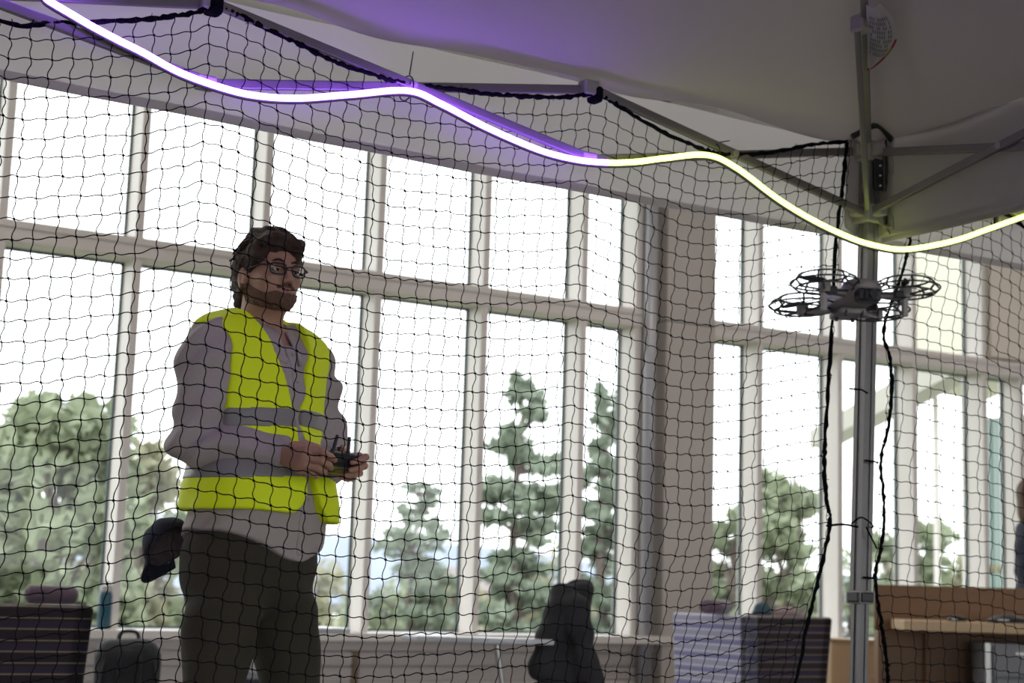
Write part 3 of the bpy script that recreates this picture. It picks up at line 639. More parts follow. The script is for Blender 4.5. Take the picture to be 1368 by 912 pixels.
# ties between the ropes and the leg
a, b = PY(1104, 702, TY), PY(1136, 704, TY)
MB().tube(smoothpath([a, (a + b) / 2 + np.array((0, -.02, .006)), b + np.array((-.005, -.04, .0))], 6), .0035, 6).tube(smoothpath([b + np.array((-.03, -.035, .008)), b + np.array((0, -.05, .03)), b + np.array((.05, -.05, .004)), b + np.array((.06, .0, 0))], 5), .0028, 6).tube([b + np.array((.02, -.05, 0)), b + np.array((.06, -.055, -.065))], .003, 6).build('tie_cord', 'rope', n1, smooth=True, world=True)
for x, y in ((1160, 617), (1158, 772)):
    b = PY(x, y, TY - .03); MB().tube([b + np.array((-.035, -.02, .002)), b + np.array((0, -.03, 0)), b + np.array((.04, 0, -.001))], .003, 6).build('tie_cord', 'rope', n2, smooth=True, world=True)
q = PY(1148, 521, TY - .03); MB().tube([q + np.array((-.035, .01, .003)), q + np.array((.0, -.012, 0)), q + np.array((.035, .0, -.006))], .003, 6).build('tie_cord', 'rope', n2, world=True)

# ================================================================== neon light strip
LP = [(34, -22), (64, 0), (94, 18), (123, 35), (157, 53), (191, 70), (241, 97), (300, 118), (345, 128), (400, 131), (470, 126), (545, 121), (590, 139), (650, 170), (720, 200), (770, 213), (812, 217), (850, 216), (890, 211), (945, 207), (985, 225), (1040, 266), (1090, 296), (1140, 319), (1175, 329), (1205, 333), (1240, 329), (1280, 320), (1320, 306), (1368, 289), (1410, 276)]
P = [PY(x, y, TY - .035) for x, y in LP]
P = [np.array((-.2, TY - .035, 2.22)), np.array((.25, TY - .035, 2.12)), np.array((.62, TY - .035, 2.20))] + P + [np.array((5.1, TY - .035, 2.2)), np.array((5.6, TY - .035, 2.13))]
led = thing('neon_light_strip', (CXP - 1.5, TY - .035, 2.1), 'glowing flexible neon strip, violet then yellow, looped along the truss', 'light strip')
PP = smoothpath(P, 10); cut = min(range(len(PP)), key=lambda i: abs(PP[i][0] - PY(812, 217, TY - .035)[0]))
MB().tube(PP[:cut + 1], .0085, 10).build('violet_section', 'ledp', led, smooth=True, world=True)['label'] = 'violet glowing length'
MB().tube(PP[cut:], .0085, 10).build('yellow_section', 'ledy', led, smooth=True, world=True)['label'] = 'yellow glowing length'
MB().tube([p + np.array((0, .009, -.007)) for p in PP], .0075, 8).build('sleeve', 'ledback', led, smooth=True, world=True)

# ================================================================== the man with the remote
MAN_RZ = math.radians(22.7)
man = thing('person', (1.768, 4.243, 0), 'bearded man in lime safety vest and glasses holding a drone remote', 'person', MAN_RZ)
V3 = lambda *a: np.array(a, np.float32)
RSH, REL, RWR = V3(-.215, .02, 1.525), V3(-.228, .03, 1.262), V3(-.065, -.175, 1.232)
LSH, LEL, LWR = V3(.215, .02, 1.525), V3(.285, -.01, 1.25), V3(.085, -.180, 1.225)
CTR = V3(-.012, -.268, 1.226)
def lerp(a, b, t): return a + (b - a) * t
def mirx(p): return V3(-p[0], p[1], p[2])
def un(P, parts, k):
    d = None
    for q in parts: d = q if d is None else smin(d, q, k)
    return d
def torso(P):
    return un(P, [s_ell(P, (0, .02, 1.38), (.195, .130, .22)), s_cap(P, (-.165, .02, 1.53), (.165, .02, 1.53), .064, .064), s_ell(P, (0, -.012, 1.13), (.195, .152, .21)), s_ell(P, (0, .02, .95), (.195, .15, .16)),
                  s_cap(P, (0, .03, 1.60), (-.15, .025, 1.555), .045, .04), s_cap(P, (0, .03, 1.60), (.15, .025, 1.555), .045, .04)], .07)
def arms(P, infl=0., cut=None):
    out = []
    for sh, el, wr in ((RSH, REL, RWR), (LSH, LEL, LWR)):
        up = s_cap(P, sh, el, .060, .048); t = _n(wr - el).astype(np.float32); L = np.linalg.norm(wr - el)
        fo = s_cap(P, el, wr, .049, .031 if cut is None else .038)
        fo = fo - infl; up = up - infl
        if cut is not None: fo = smax(fo, ((P - el) @ t) - L * cut, .004)
        out.append(smin(up, fo, .03))
    return np.minimum(*out)
LEGS = (((-.10, .01, .90), (-.150, -.02, .50), (-.165, .03, .09)), ((.105, .02, .90), (.195, -.01, .50), (.215, .04, .09)))
def legs(P, ri=0.):
    return un(P, [un(P, [s_cap(P, h, k, .102 + ri, .058 + ri), s_cap(P, k, a, .059 + ri, .050 + ri)], .03) for h, k, a in LEGS] + [s_ell(P, (0, .02, .95), (.195 + ri, .15 + ri, .15))], .022)
def head(P):
    ax = P.copy(); ax[..., 0] = np.abs(ax[..., 0])
    d = un(P, [s_ell(P, (0, .012, 1.79), (.076, .097, .097)), s_ell(P, (0, -.028, 1.745), (.065, .068, .092)), s_ell(P, (0, -.034, 1.702), (.056, .056, .044))], .03)
    d = smin(d, s_ell(P, (0, -.080, 1.682), (.024, .018, .017)), .025)
    d = smin(d, s_ell(ax, (.043, -.062, 1.745), (.022, .024, .018)), .02)
    d = smin(d, s_cap(ax, (.012, -.090, 1.786), (.046, -.076, 1.788), .009, .008), .012)
    d = smax(d, -s_ell(ax, (.031, -.104, 1.769), (.019, .017, .0105)), .012)
    d = smin(d, s_cap(P, (0, -.090, 1.779), (0, -.113, 1.741), .0075, .0115), .012)
    d = smin(d, s_ell(ax, (.0115, -.100, 1.736), (.0085, .011, .0075)), .008)
    d = smin(d, s_cap(ax, (0, -.0985, 1.7155), (.021, -.089, 1.712), .0052, .003), .006); d = smin(d, s_cap(ax, (0, -.0975, 1.706), (.019, -.088, 1.7095), .0058, .003), .006)
    ear = s_ell(ax, (.080, .012, 1.748), (.0085, .019, .031)); ear = smax(ear, -s_ell(ax, (.089, .006, 1.751), (.006, .010, .018)), .006); d = smin(d, ear, .008)
    return smin(d, s_cap(P, (0, .020, 1.70), (0, .032, 1.50), .060, .068), .03)
def hand(P, sx):
    Q = P - CTR; Q = Q.copy(); Q[..., 0] *= -sx; Q[..., 0] += .016     # sx = -1: right hand as is, +1: mirrored
    wr = V3(-.050, .098, .006); 
    F = dict(i=[(-.090, -.022, .016), (-.072, -.062, .014), (-.045, -.068, .003), (-.020, -.060, -.004)], m=[(-.093, -.018, -.003), (-.070, -.060, -.010), (-.045, -.063, -.020), (-.024, -.052, -.025)],
             r=[(-.091, -.010, -.020), (-.068, -.046, -.030), (-.045, -.047, -.037), (-.027, -.034, -.038)], p=[(-.086, .004, -.033), (-.066, -.024, -.044), (-.048, -.022, -.048), (-.034, -.010, -.044)])
    R = dict(i=.0098, m=.0100, r=.0095, p=.0082); d = None
    for k, pts in F.items():
        mc = s_cap(Q, lerp(wr, V3(*pts[0]), .12), pts[0], .017, R[k] + .0045); d = mc if d is None else smin(d, mc, .016)
    th = [(-.066, .068, .014), (-.076, .038, .030), (-.060, .012, .037), (-.036, -.010, .031)]
    d = smin(d, s_cap(Q, th[0], th[1], .018, .0135), .02)
    for k, pts in F.items():
        f = None
        for a, b, s in zip(pts[:-1], pts[1:], range(3)):
            c = s_cap(Q, a, b, R[k] * (1.06 - .07 * s), R[k] * (1.0 - .09 * s)); f = c if f is None else smin(f, c, .004)
        d = smin(d, f, .0045)
    d = smin(d, smin(s_cap(Q, th[1], th[2], .0125, .0112), s_cap(Q, th[2], th[3], .0112, .0088), .004), .008)
    w = RWR if sx < 0 else LWR; wl = (w - CTR) * V3(-sx, 1, 1) + V3(.016, 0, 0); el = ((REL if sx < 0 else LEL) - CTR) * V3(-sx, 1, 1) + V3(.016, 0, 0)
    return smin(d, s_cap(Q, lerp(wl, el, .25), wr + V3(.0, -.012, -.003), .031, .024), .02)
parts = [polyse(lambda P: np.minimum(smin(torso(P), arms(P), .03), smin(legs(P), torso(P), .03)), (-.42, -.34, .04), (.42, .26, 1.62), .012), polyse(head, (-.105, -.14, 1.50), (.105, .125, 1.90), .0028),
         polyse(lambda P: hand(P, -1), CTR + V3(-.17, -.09, -.07), CTR + V3(.01, .19, .065), .0022), polyse(lambda P: hand(P, 1), CTR + V3(-.01, -.09, -.07), CTR + V3(.17, .19, .065), .0022)]
off = 0; VV = []; FF = []
for v_, f_ in parts: VV.append(v_); FF.append(f_ + off); off += len(v_)
HR = Matrix.Translation((0, .02, 0)) @ Matrix.Rotation(math.radians(-13), 4, 'Z') @ Matrix.Translation((0, -.02, 0))   # head turned on the neck
HR3 = np.array(HR.to_3x3()); HRt = np.array(HR.translation); VV[1] = VV[1] @ HR3.T + HRt
def hrot(o): o.data.transform(HR); return o
body = fast_mesh('body', np.concatenate(VV), np.concatenate(FF), 'skin', man)
def ball(name, c, r, m, parent, n=14):
    return MB().lathe([(max(1e-4, r * math.sin(a)), -r * math.cos(a)) for a in np.linspace(0.02, PI - .02, n)], 18, c).build(name, m, parent, smooth=True)
for s in (-1, 1):
    e = hrot(ball('eye', (s * .031, -.0785, 1.7685), .0122, 'eyew', man)); hrot(ball('iris', (s * .031 + .0025, -.0862, 1.7685), .0064, 'iris', e))
    MB().tube(smoothpath([(s * .012, -.1005, 1.790), (s * .030, -.096, 1.796), (s * .050, -.079, 1.789)], 5), [.003] * 3 + [.0034] * 5 + [.002] * 3, 6).build('eyebrow', 'hair', man, smooth=True).data.transform(HR)
    MB().tube(smoothpath([(s * .017, -.092, 1.7700), (s * .031, -.0930, 1.7745), (s * .046, -.082, 1.7700)], 5), .0036, 6).build('eyelid', 'skin', man, smooth=True).data.transform(HR)
sdf_obj('lips', lambda P: np.minimum(s_cap(np.abs(P * V3(1, 0, 0)) + P * V3(0, 1, 1), (0, -.1000, 1.7155), (.019, -.0905, 1.7122), .0048, .0022), s_cap(np.abs(P * V3(1, 0, 0)) + P * V3(0, 1, 1), (0, -.0990, 1.7065), (.018, -.0895, 1.7095), .0054, .0022)), (-.03, -.115, 1.69), (.03, -.07, 1.73), .0018, 'skin2', man).data.transform(HR)
def hairf(P):
    x, y, z = P[..., 0], P[..., 1], P[..., 2]
    d = un(P, [s_ell(P, (0, .020, 1.796), (.083, .102, .101)), s_ell(P, (0, .040, 1.752), (.082, .076, .086)), s_ell(P, (0, .075, 1.695), (.060, .042, .050)),
               s_ell(P, (-.012, -.062, 1.854), (.058, .042, .030)), s_ell(P, (.036, -.066, 1.846), (.036, .038, .025)), s_ell(P, (.0, .01, 1.886), (.055, .060, .020)), s_ell(np.abs(P * V3(1, 0, 0)) + P * V3(0, 1, 1), (.066, -.030, 1.808), (.018, .034, .032))], .025)
    d = d + .0032 * np.sin(75 * y + 50 * z + 3 * np.sin(60 * x)) * np.sin(55 * x + 30 * z) + .0018 * np.sin(210 * x + 70 * y + 40 * z) + .0016 * np.sin(230 * z - 120 * y + 2 * np.sin(50 * x))
    d = smax(d, -s_ell(P, (0, -.130, 1.745), (.090, .096, .088)), .012)
    d = smax(d, -s_ell(np.abs(P * V3(1, 0, 0)) + P * V3(0, 1, 1), (.085, -.002, 1.742), (.022, .026, .026)), .008)
    return smax(d, (-(z - 1.715) - .9 * (y - .02)), .012)
sdf_obj('hair', hairf, (-.12, -.14, 1.62), (.12, .16, 1.93), .0032, 'hair', man).data.transform(HR)
lk = MB(); lr = np.random.default_rng(4)
for i in range(420):
    d_ = lr.normal(size=3); d_ /= np.linalg.norm(d_); p_ = np.array((0, .02, 1.797)) + d_ * np.array((.083, .102, .100))
    if p_[2] < 1.70 or (p_[1] < -.045 and p_[2] < 1.838) or (abs(p_[0]) > .05 and -.03 < p_[1] < .03 and p_[2] < 1.775): continue
    fwd = np.array((.35, -1.0, .15)) if p_[1] < .0 and p_[2] > 1.82 else np.array((0, .35, -1.0))
    t_ = fwd + lr.normal(0, .45, 3); t_ -= t_.dot(d_) * d_ * .9; t_ /= np.linalg.norm(t_); L_ = .022 + .022 * lr.random()
    lk.tube([p_ - d_ * .004, p_ + t_ * L_ * .45 + d_ * .003, p_ + t_ * L_ * .8 + d_ * .0035 * lr.random(), p_ + t_ * L_ + d_ * .007 * (lr.random() - .4)], [.0035, .0035, .0022, .0005], 5)
o = hrot(lk.build('hair_locks', 'hair', man, smooth=True)); o['kind'] = 'stuff'
def beardf(P):
    x, y, z = P[..., 0], P[..., 1], P[..., 2]
    d = head(P) - .0042 - .0018 * np.sin(260 * x + 90 * z) * np.sin(240 * y - 130 * z)
    jaw = z - (1.706 + .36 * np.clip(y + .070, -.0, .2) - .10 * np.clip(-.04 - y, 0, .02)) + .003 * np.sin(90 * y + 200 * x); mo = np.maximum.reduce([np.abs(x) - .031 + .5 * np.abs(z - 1.722), np.abs(z - 1.7225 + .006 * (np.abs(x) / .03) ** 2) - .0055, y + .07])
    reg = np.minimum(jaw, mo); d = smax(d, reg, .004); d = smax(d, y - .012, .004); d = smax(d, 1.655 - z + .35 * np.clip(y + .06, 0, 1), .006)
    return smax(d, -s_ell(P, (0, -.104, 1.711), (.023, .018, .0085)), .003)
sdf_obj('beard', beardf, (-.09, -.13, 1.63), (.09, .03, 1.78), .0026, 'beard', man).data.transform(HR)
# glasses
gf = MB()
for s in (-1, 1):
    ring = [(s * .0345 + .0240 * math.copysign(abs(math.cos(a)) ** .55, math.cos(a)), -.1085 + .010 * (abs(s * .0345 + .0255 * math.cos(a)) / .06) ** 2, 1.7675 + .0160 * math.copysign(abs(math.sin(a)) ** .6, math.sin(a))) for a in np.linspace(0, 2 * PI, 29)[:-1]]
    gf.tube(ring, .0024, 6, closed=True); gf.tube([(s * .059, -.098, 1.777), (s * .078, -.085, 1.776), (s * .0815, .0, 1.770), (s * .081, .02, 1.755)], [.0028, .0026, .0022, .002], 6)
    if s == 1: RING = ring
gf.tube(smoothpath([(-.0095, -.109, 1.771), (0, -.114, 1.775), (.0095, -.109, 1.771)], 4), .0024, 6)
glasses = hrot(gf.build('glasses', 'specs', man, smooth=True))
for s in (-1, 1): MB().add([(s * p[0], p[1], p[2]) for p in RING], [tuple(range(len(RING)))]).build('lens', 'lens', glasses).data.transform(HR)
# shirt
def folds(P):
    x, y, z = P[..., 0], P[..., 1], P[..., 2]
    armz = np.clip((np.abs(x) - .17) / .05, 0, 1)
    f = .0045 * np.sin(34 * z + 16 * y + 2.2 * np.sin(15 * x + 7 * y)) * np.sin(13 * x - 9 * y + 3) + .0022 * np.sin(75 * z - 30 * x + 3 * np.sin(25 * y))
    return 1.2 * f + armz * .0075 * np.sin(52 * z + 30 * y - 22 * x + 1.5 * np.sin(30 * y))
def shirt_solid(P):
    return smin(torso(P) - .016 - .012 * np.clip((1.1 - P[..., 2]) / .12, 0, 1), arms(P, .013, .93), .035) + folds(P)
def hem(P): return 1.035 - .085 * np.exp(-(P[..., 0] / .135) ** 2) - .02 * np.clip(P[..., 0] / .2, 0, 1)
def shirtf(P):
    d = shirt_solid(P); d = smax(d, hem(P) - P[..., 2], .004); d = smax(d, P[..., 2] - 1.610 - .95 * np.clip(P[..., 1], -.1, .0) - .3 * np.abs(P[..., 0]) * (P[..., 1] < 0), .006)
    return smax(d, -s_cap(P, (0, -.16, 1.615), (0, -.06, 1.60), .02, .016), .01)
shirt = sdf_obj('shirt', shirtf, (-.40, -.28, .91), (.40, .24, 1.66), .0068, 'shirt', man)
def surf_y(fn, x, z, y0=-.35, y1=0.05):
    ys = np.linspace(y0, y1, 400, dtype=np.float32); P = np.stack([np.full_like(ys, x), ys, np.full_like(ys, z)], -1); d = fn(P); i = int(np.argmax(d < 0)); return float(ys[i])
sdf_obj('placket', lambda P: smax(smax(shirt_solid(P) - .0035, np.abs(P[..., 0] - .006) - .017, .003), np.maximum.reduce([P[..., 2] - 1.555, .965 - P[..., 2], P[..., 1] + .03]), .003), (-.03, -.26, .95), (.04, -.02, 1.58), .0042, 'shirt', shirt)
for zz in (1.53, 1.45, 1.37, 1.29, 1.12, 1.04):
    y = surf_y(shirt_solid, .008, zz); MB().lathe([(.0055, -.007), (.0055, -.0045), (.003, -.004)], 12, (.008, y, zz), 'y').build('button', 'button', shirt)
# collar: stand and two folded leaves ending in points
def collar(u, v):
    a = -PI / 2 + (2 * PI) * (.035 + .93 * u); fr = math.exp(-((min(u, 1 - u)) / .13) ** 2)
    r0, z0 = .072 + .006 * fr, 1.640 - .040 * fr; r1, z1 = .108 + .012 * fr, 1.588 - .088 * fr
    r = r0 + (r1 - r0) * v + .006 * math.sin(PI * v); return (r * math.cos(a) * 1.02, .026 + r * math.sin(a) * (1.0 + .08 * fr) - .012 * fr * v, z0 + (z1 - z0) * v)
MB().grid(collar, 48, 6).build('collar', 'shirt', shirt, smooth=True, solid=.005)
# cuffs
for el, wr in ((REL, RWR), (LEL, LWR)):
    t = _n(wr - el); L = np.linalg.norm(wr - el)
    MB().tube([el + t * L * q for q in (.74, .76, .88, .985, .99)], [.046, .0505, .0475, .0455, .041], 22).build('cuff', 'shirt', shirt, smooth=True, bevel=.002)
# vest
ARMH = lambda P: np.minimum(s_cap(P, (-.262, -.005, 1.52), (-.275, -.02, 1.27), .088, .085), s_cap(P, (.262, -.005, 1.52), (.285, -.03, 1.27), .088, .085))
def vestf(P, infl=0.):
    x, y, z = P[..., 0], P[..., 1], P[..., 2]
    d = torso(P) - .026 - .030 * np.clip((1.30 - z) / .25, 0, 1) - infl + .35 * folds(P) + .003 * np.sin(18 * z + 25 * x) * np.sin(14 * x)
    d = smax(d, -ARMH(P), .006)
    g = np.where(z > 1.33, .008 + .082 * ((z - 1.33) / .26).clip(0, 1.3) ** 1.15, .008 + .012 * np.clip((1.33 - z) / .1, 0, 1)) + .055 * np.clip((1.165 - z) / .095, 0, 1) ** 2.2
    fr = np.maximum(g - np.abs(x - .004), y - .03) * -1
    d = np.where(True, smax(d, -np.maximum(np.abs(x - .004) - g, y - .03), .003), fr)
    d = smax(d, -np.maximum(np.hypot(x, y - .025) - .100, 1.5 - z), .004)
    return smax(d, 1.072 - .012 * np.sin(9 * x) - z, .004)
vest = sdf_obj('safety_vest', vestf, (-.30, -.29, 1.04), (.30, .27, 1.66), .0062, 'vest', man)
for zc in (1.338, 1.198):
    sdf_obj('reflective_stripe', lambda P: smax(vestf(P, .0028), np.abs(P[..., 2] - zc - .012 * np.sin(7 * P[..., 0] + 1)) - .027, .002), (-.30, -.29, zc - .06), (.30, .27, zc + .06), .0062, 'reflect', vest)
# trousers and shoes
def pantsf(P):
    x, y, z = P[..., 0], P[..., 1], P[..., 2]
    f = .006 * np.sin(22 * z + 14 * x + 2 * np.sin(12 * y)) * np.sin(9 * x + 8 * z) + .006 * np.sin(46 * z + 20 * y) * np.exp(-((z - .85) / .09) ** 2) + .005 * np.sin(50 * z + 12 * y) * np.clip((.3 - z) / .2, 0, 1)
    return smax(smax(smin(legs(P, .016), torso(P) - .006, .02) + f, z - 1.035, .005), .085 - z, .004)
sdf_obj('trousers', pantsf, (-.33, -.24, .07), (.37, .24, 1.05), .0085, 'pants', man)
for (h, k, a) in LEGS:
    fx = a[0]
    def shoe(P):
        d = un(P, [s_cap(P, (fx, .06, .05), (fx + .01 * np.sign(fx), -.13, .042), .043, .040), s_cap(P, (fx, .045, .09), (fx, .03, .13), .048, .045)], .03); return smax(d, .012 - P[..., 2], .004)
    sh = sdf_obj('shoe', shoe, (fx - .08, -.2, 0), (fx + .08, .14, .2), .006, 'leather', man)
    MB().prism([(fx + .046 * math.cos(t_) * (1 if math.sin(t_) < 0 else .9), -.035 + .145 * math.sin(t_), 0.001) for t_ in np.linspace(0, 2 * PI, 25)[:-1]], (0, 0, .022)).build('sole', 'sole', sh)
# remote in his hands (its own thing)
cw = Matrix.Rotation(MAN_RZ, 3, 'Z') @ Vector(CTR)
rc = thing('remote_controller', (1.768 + cw[0], 4.243 + cw[1], cw[2]), 'dark drone remote with two antennas, held in both hands', 'remote', MAN_RZ)
sdf_obj('body', lambda P: smin(s_box(P, (0, -.004, .002), (.088, .046, .021), .014), smin(s_cap(P, (-.058, .0, -.004), (-.064, .045, -.012), .021, .017), s_cap(P, (.058, 0, -.004), (.064, .045, -.012), .021, .017), .01), .014), (-.11, -.07, -.045), (.11, .08, .04), .003, 'blackplastic', rc)
for s, dx in ((-1, .020), (1, .002)):
    MB().tube([(s * .034, -.040, .012), (s * .034 + dx * .4, -.044, .026)], .006, 8).tube([(s * .034 + dx * .4, -.044, .024), (s * .034 + dx, -.046, .066)], [.0055, .0048], 8).build('antenna', 'blackplastic', rc, bevel=.001)
    MB().lathe([(.011, .015), (.0105, .019), (.004, .020), (.0035, .030), (.006, .031), (.006, .034)], 14, (s * .046, .0, .006)).build('stick', 'blackplastic', rc, smooth=False)
# cap hooked on the back of his belt
lw = Matrix.Rotation(MAN_RZ, 3, 'Z') @ Vector((-.135, .205, 0))
cap = thing('baseball_cap', (1.768 + lw[0], 4.243 + lw[1], .985), 'dark navy cap hooked on the back of the man\'s belt', 'cap')
_il, _aw, _up = np.array((-.925, .379, 0)), np.array((.379, .925, 0)), np.array((0, 0, 1.))
cz = _n(.50 * _il + .62 * _up + .55 * _aw); cxv = .25 * _il - .9 * _up + .1 * _aw; cxv = _n(cxv - cxv.dot(cz) * cz); cyv = np.cross(cz, cxv)
RC = Matrix([[cxv[i], cyv[i], cz[i]] for i in range(3)])
def crown(u, v):
    a = 2 * PI * u; b = v * PI / 2; return (.078 * math.cos(a) * math.cos(b) ** .8, .066 * math.sin(a) * math.cos(b) ** .8, .075 * math.sin(b) + .003 * math.sin(6 * a))
MB().grid(lambda u, v: RC @ Vector(crown(u, v * .99)), 28, 9).build('crown', 'navy', cap, smooth=True, solid=.003)
MB().grid(lambda u, v: RC @ (Vector(crown(u, v * .99)) * .94), 28, 9).build('lining', 'caplin', cap, smooth=True)
MB().grid(lambda u, v: RC @ Vector(((.076 + .055 * v * math.cos((u - .5) * 2.4)) * math.cos((u - .5) * 2.0), .066 * math.sin((u - .5) * 2.0) * (1 - .05 * v), -.010 * v - .016 * v * (2 * u - 1) ** 2)), 16, 6).build('brim', 'navy', cap, smooth=True, solid=.004)
ball('top_button', tuple(RC @ Vector((0, 0, .077))), .006, 'navy', cap)

# ================================================================== the drone in the air
DC = PD(1140, 400, 3.1); az = math.atan2(DC[0], DC[1])
ir = np.array((math.cos(az), -math.sin(az), 0)); aw = np.array((math.sin(az), math.cos(az), 0))
c23, s23 = math.cos(math.radians(23)), math.sin(math.radians(23))
dl = ir * c23 + aw * s23                                   # towards its left arm (picture right)
df = -aw * c23 + ir * s23                                  # the way its nose points
tl = math.radians(3); du = np.array((0, 0, 1.)); dfn = df * math.cos(tl) + du * math.sin(tl); dun = np.cross(dl, -dfn); dun = dun if dun[2] > 0 else -dun
drone = thing('drone', DC, 'small grey quadcopter drone with black cage guards, flying before the leg', 'drone')
drone.rotation_euler = Matrix([[dl[i], -dfn[i], dun[i]] for i in range(3)]).to_euler()      # local x = its left, -y = nose, z = up
sdf_obj('shell', lambda P: smin(s_box(P, (0, .012, .004), (.034, .062, .020), .016), s_ell(P, (0, -.045, .012), (.036, .034, .018)), .02), (-.06, -.1, -.04), (.06, .1, .05), .003, 'drone', drone)
MB().box((0, -.068, -.008), (.046, .030, .026)).build('nose_recess', 'dronedk', drone, bevel=.006)
g = MB().box((0, -.080, -.010), (.030, .022, .024)).build('gimbal_camera', 'dronedk', drone, bevel=.006)
MB().lathe([(.0085, -.006), (.0085, 0), (.006, .001)], 16, (0, -.0915, -.010), 'y').build('lens', 'lensg', g)
MB().box((0, .03, -.022), (.05, .07, .012)).build('belly_plate', 'drone', drone, bevel=.004)
for sx in (-1, 1):
    for k_, yy in enumerate((-.002, .045)): MB().lathe([(.004, -.034), (.004, -.022)], 10, (sx * .017, yy, 0)).build('belly_sensor', 'dronedk', drone)
MOT = dict(fl=(.082, -.058, .006), fr=(-.082, -.058, .006), rl=(.078, .068, -.010), rr=(-.078, .068, -.010))
for nm, mpos in MOT.items():
    m_ = np.array(mpos); fr_ = nm[0] == 'f'
    ar = MB().bar((math.copysign(.03, m_[0]), m_[1] * .62, m_[2] - .004), m_ + np.array((0, 0, -.006)), .018, .012).build('arm', 'drone', drone, bevel=.003)
    MB().bar((m_[0] * .72, m_[1] * .9, m_[2] - .005), m_ + np.array((0, 0, -.0055)), .021, .015).build('guard_clamp', 'dronedk', ar, bevel=.003)
    MB().lathe([(.011, -.010), (.012, -.004), (.012, .008), (.009, .011), (.004, .012), (.003, .017)], 18, tuple(m_)).build('motor', 'drone', drone)
    if fr_: MB().bar(m_ + np.array((0, .004, -.008)), m_ + np.array((0, .006, -.046)), .012, .009).build('landing_leg', 'drone', drone, bevel=.003)
    pr = MB()
    for sgn in (-1, 1):
        pa = {'fl': 1.1, 'fr': .2, 'rl': .7, 'rr': 2.0}[nm]; cdir = np.array((math.cos(pa), math.sin(pa), 0)) * sgn; pdir = np.array((-cdir[1], cdir[0], 0))
        V = []
        for q in np.linspace(.05, 1, 8):
            w = .0075 * (math.sin(PI * min(1, q * 1.05 + .08)) ** .6) + .001; ctr = m_ + cdir * .056 * q + np.array((0, 0, .014)); V += [ctr + pdir * w + np.array((0, 0, .002)), ctr - pdir * w - np.array((0, 0, .002))]
        pr.add(V, [(2 * i, 2 * i + 1, 2 * i + 3, 2 * i + 2) for i in range(7)])
    pr.build('propeller', 'dronedk', drone, solid=.0012)
    cg = MB(); c0 = m_ + np.array((0, 0, .010)); out = _n((m_[0], m_[1], 0)); a0 = math.atan2(out[1], out[0])
    prof = [(.046, .013), (.057, .008), (.065, -.002), (.054, -.012)]
    for r_, z_ in ((.046, .013), (.065, -.002), (.054, -.012)):
        cg.tube([c0 + np.array((r_ * math.cos(a), r_ * math.sin(a), z_)) for a in np.linspace(0, 2 * PI, 33)[:-1]], .0019, 5, closed=True)
    for k in range(8):
        a = a0 + (k + .5) * PI / 4; cg.tube([c0 + np.array((r_ * math.cos(a), r_ * math.sin(a), z_)) for r_, z_ in prof], .0022, 5)
    for k in (-1, 1):
        a = a0 + PI + k * .5; cg.tube([m_ + np.array((0, 0, -.006)), c0 + np.array((.055 * math.cos(a), .054 * math.sin(a), -.012))], .0022, 5)
    for a in (a0 + .5, a0 - .5): cg.tube([m_ + np.array((0, 0, -.006)), c0 + np.array((.055 * math.cos(a), .054 * math.sin(a), -.012))], .0022, 5)
    cg.build('propeller_guard', 'dronedk', drone)

# ================================================================== furniture by the windows
def lounge_chair(loc, rz, label, lit=False, w=.33):
    """tub chair: flared striped shell (back and two arms), seat cushion, short legs; local -y is the side seen, the back"""
    t = thing('lounge_chair', loc, label, 'chair', rz)
    H, d, fl_ = .72, .33, .04
    def wall(p0, p1, q0, q1, name, m='stripe'):
        """one flared slab between base edge p0-p1 and top edge q0-q1, thickened inward"""
        p0, p1, q0, q1 = map(np.array, (p0, p1, q0, q1)); c = (p0 + p1) / 2; inn = -c / np.linalg.norm(c) * .09; inn[2] = 0
        return MB().add([p0, p1, q1, q0, p0 + inn, p1 + inn, q1 + inn, q0 + inn], [(0, 1, 2, 3), (7, 6, 5, 4), (0, 4, 5, 1), (3, 2, 6, 7), (0, 3, 7, 4), (1, 5, 6, 2)]).build(name, m, t, bevel=.018)
    a = w + fl_
    wall((-w, -d, .12), (w, -d, .12), (-a, -d - fl_, H + .06), (a, -d - fl_, H + .06), 'backrest')
    wall((-w, d, .12), (-w, -d, .12), (-a, d, H + .06), (-a, -d - fl_, H + .06), 'side_panel', 'stripe_lit' if lit else 'stripe')
    wall((w, -d, .12), (w, d, .12), (a, -d - fl_, H + .06), (a, d, H + .06), 'side_panel')
    MB().box((0, .03, .30), (2 * w - .14, 2 * d - .1, .22)).build('seat_cushion', 'purple', t, bevel=.04)
    for sx in (-1, 1):
        for sy in (-1, 1): MB().lathe([(.018, 0), (.024, .13)], 10, (sx * (w - .07), sy * (d - .07), 0)).build('leg', 'chrome', t)
    return t
p = PD(40, 803, 5.9); lc1 = lounge_chair((p[0] - .105, p[1] + .37, 0), math.radians(-4), 'lounge chair with dark purple and tan stripes, before the water bottle')
def bolster(loc, rz, L, r, label):
    t = thing('headrest_roll', loc, label, 'cushion', rz)
    prof = [(1e-3, -L / 2), (r * .6, -L / 2), (r, -L / 2 + r * .35), (r, L / 2 - r * .35), (r * .6, L / 2), (1e-3, L / 2)]
    o = MB().lathe(prof, 22, (0, 0, r), 'x').build('roll', 'purple', t, smooth=True); o.scale = (1, 1.3, 1)
    for e in (-1, 1): MB().lathe([(r * .55, -.004), (r * .55, .004)], 20, (e * L / 2, 0, r), 'x').build('end_piece', 'purple', t)
    return t
q = PD(70, 804, 5.98); bolster((q[0], q[1] + .02, .783), math.radians(-4), .185, .034, 'purple-grey headrest roll on top of the tan-striped lounge chair')
p = PD(1000, 822, 8.85)
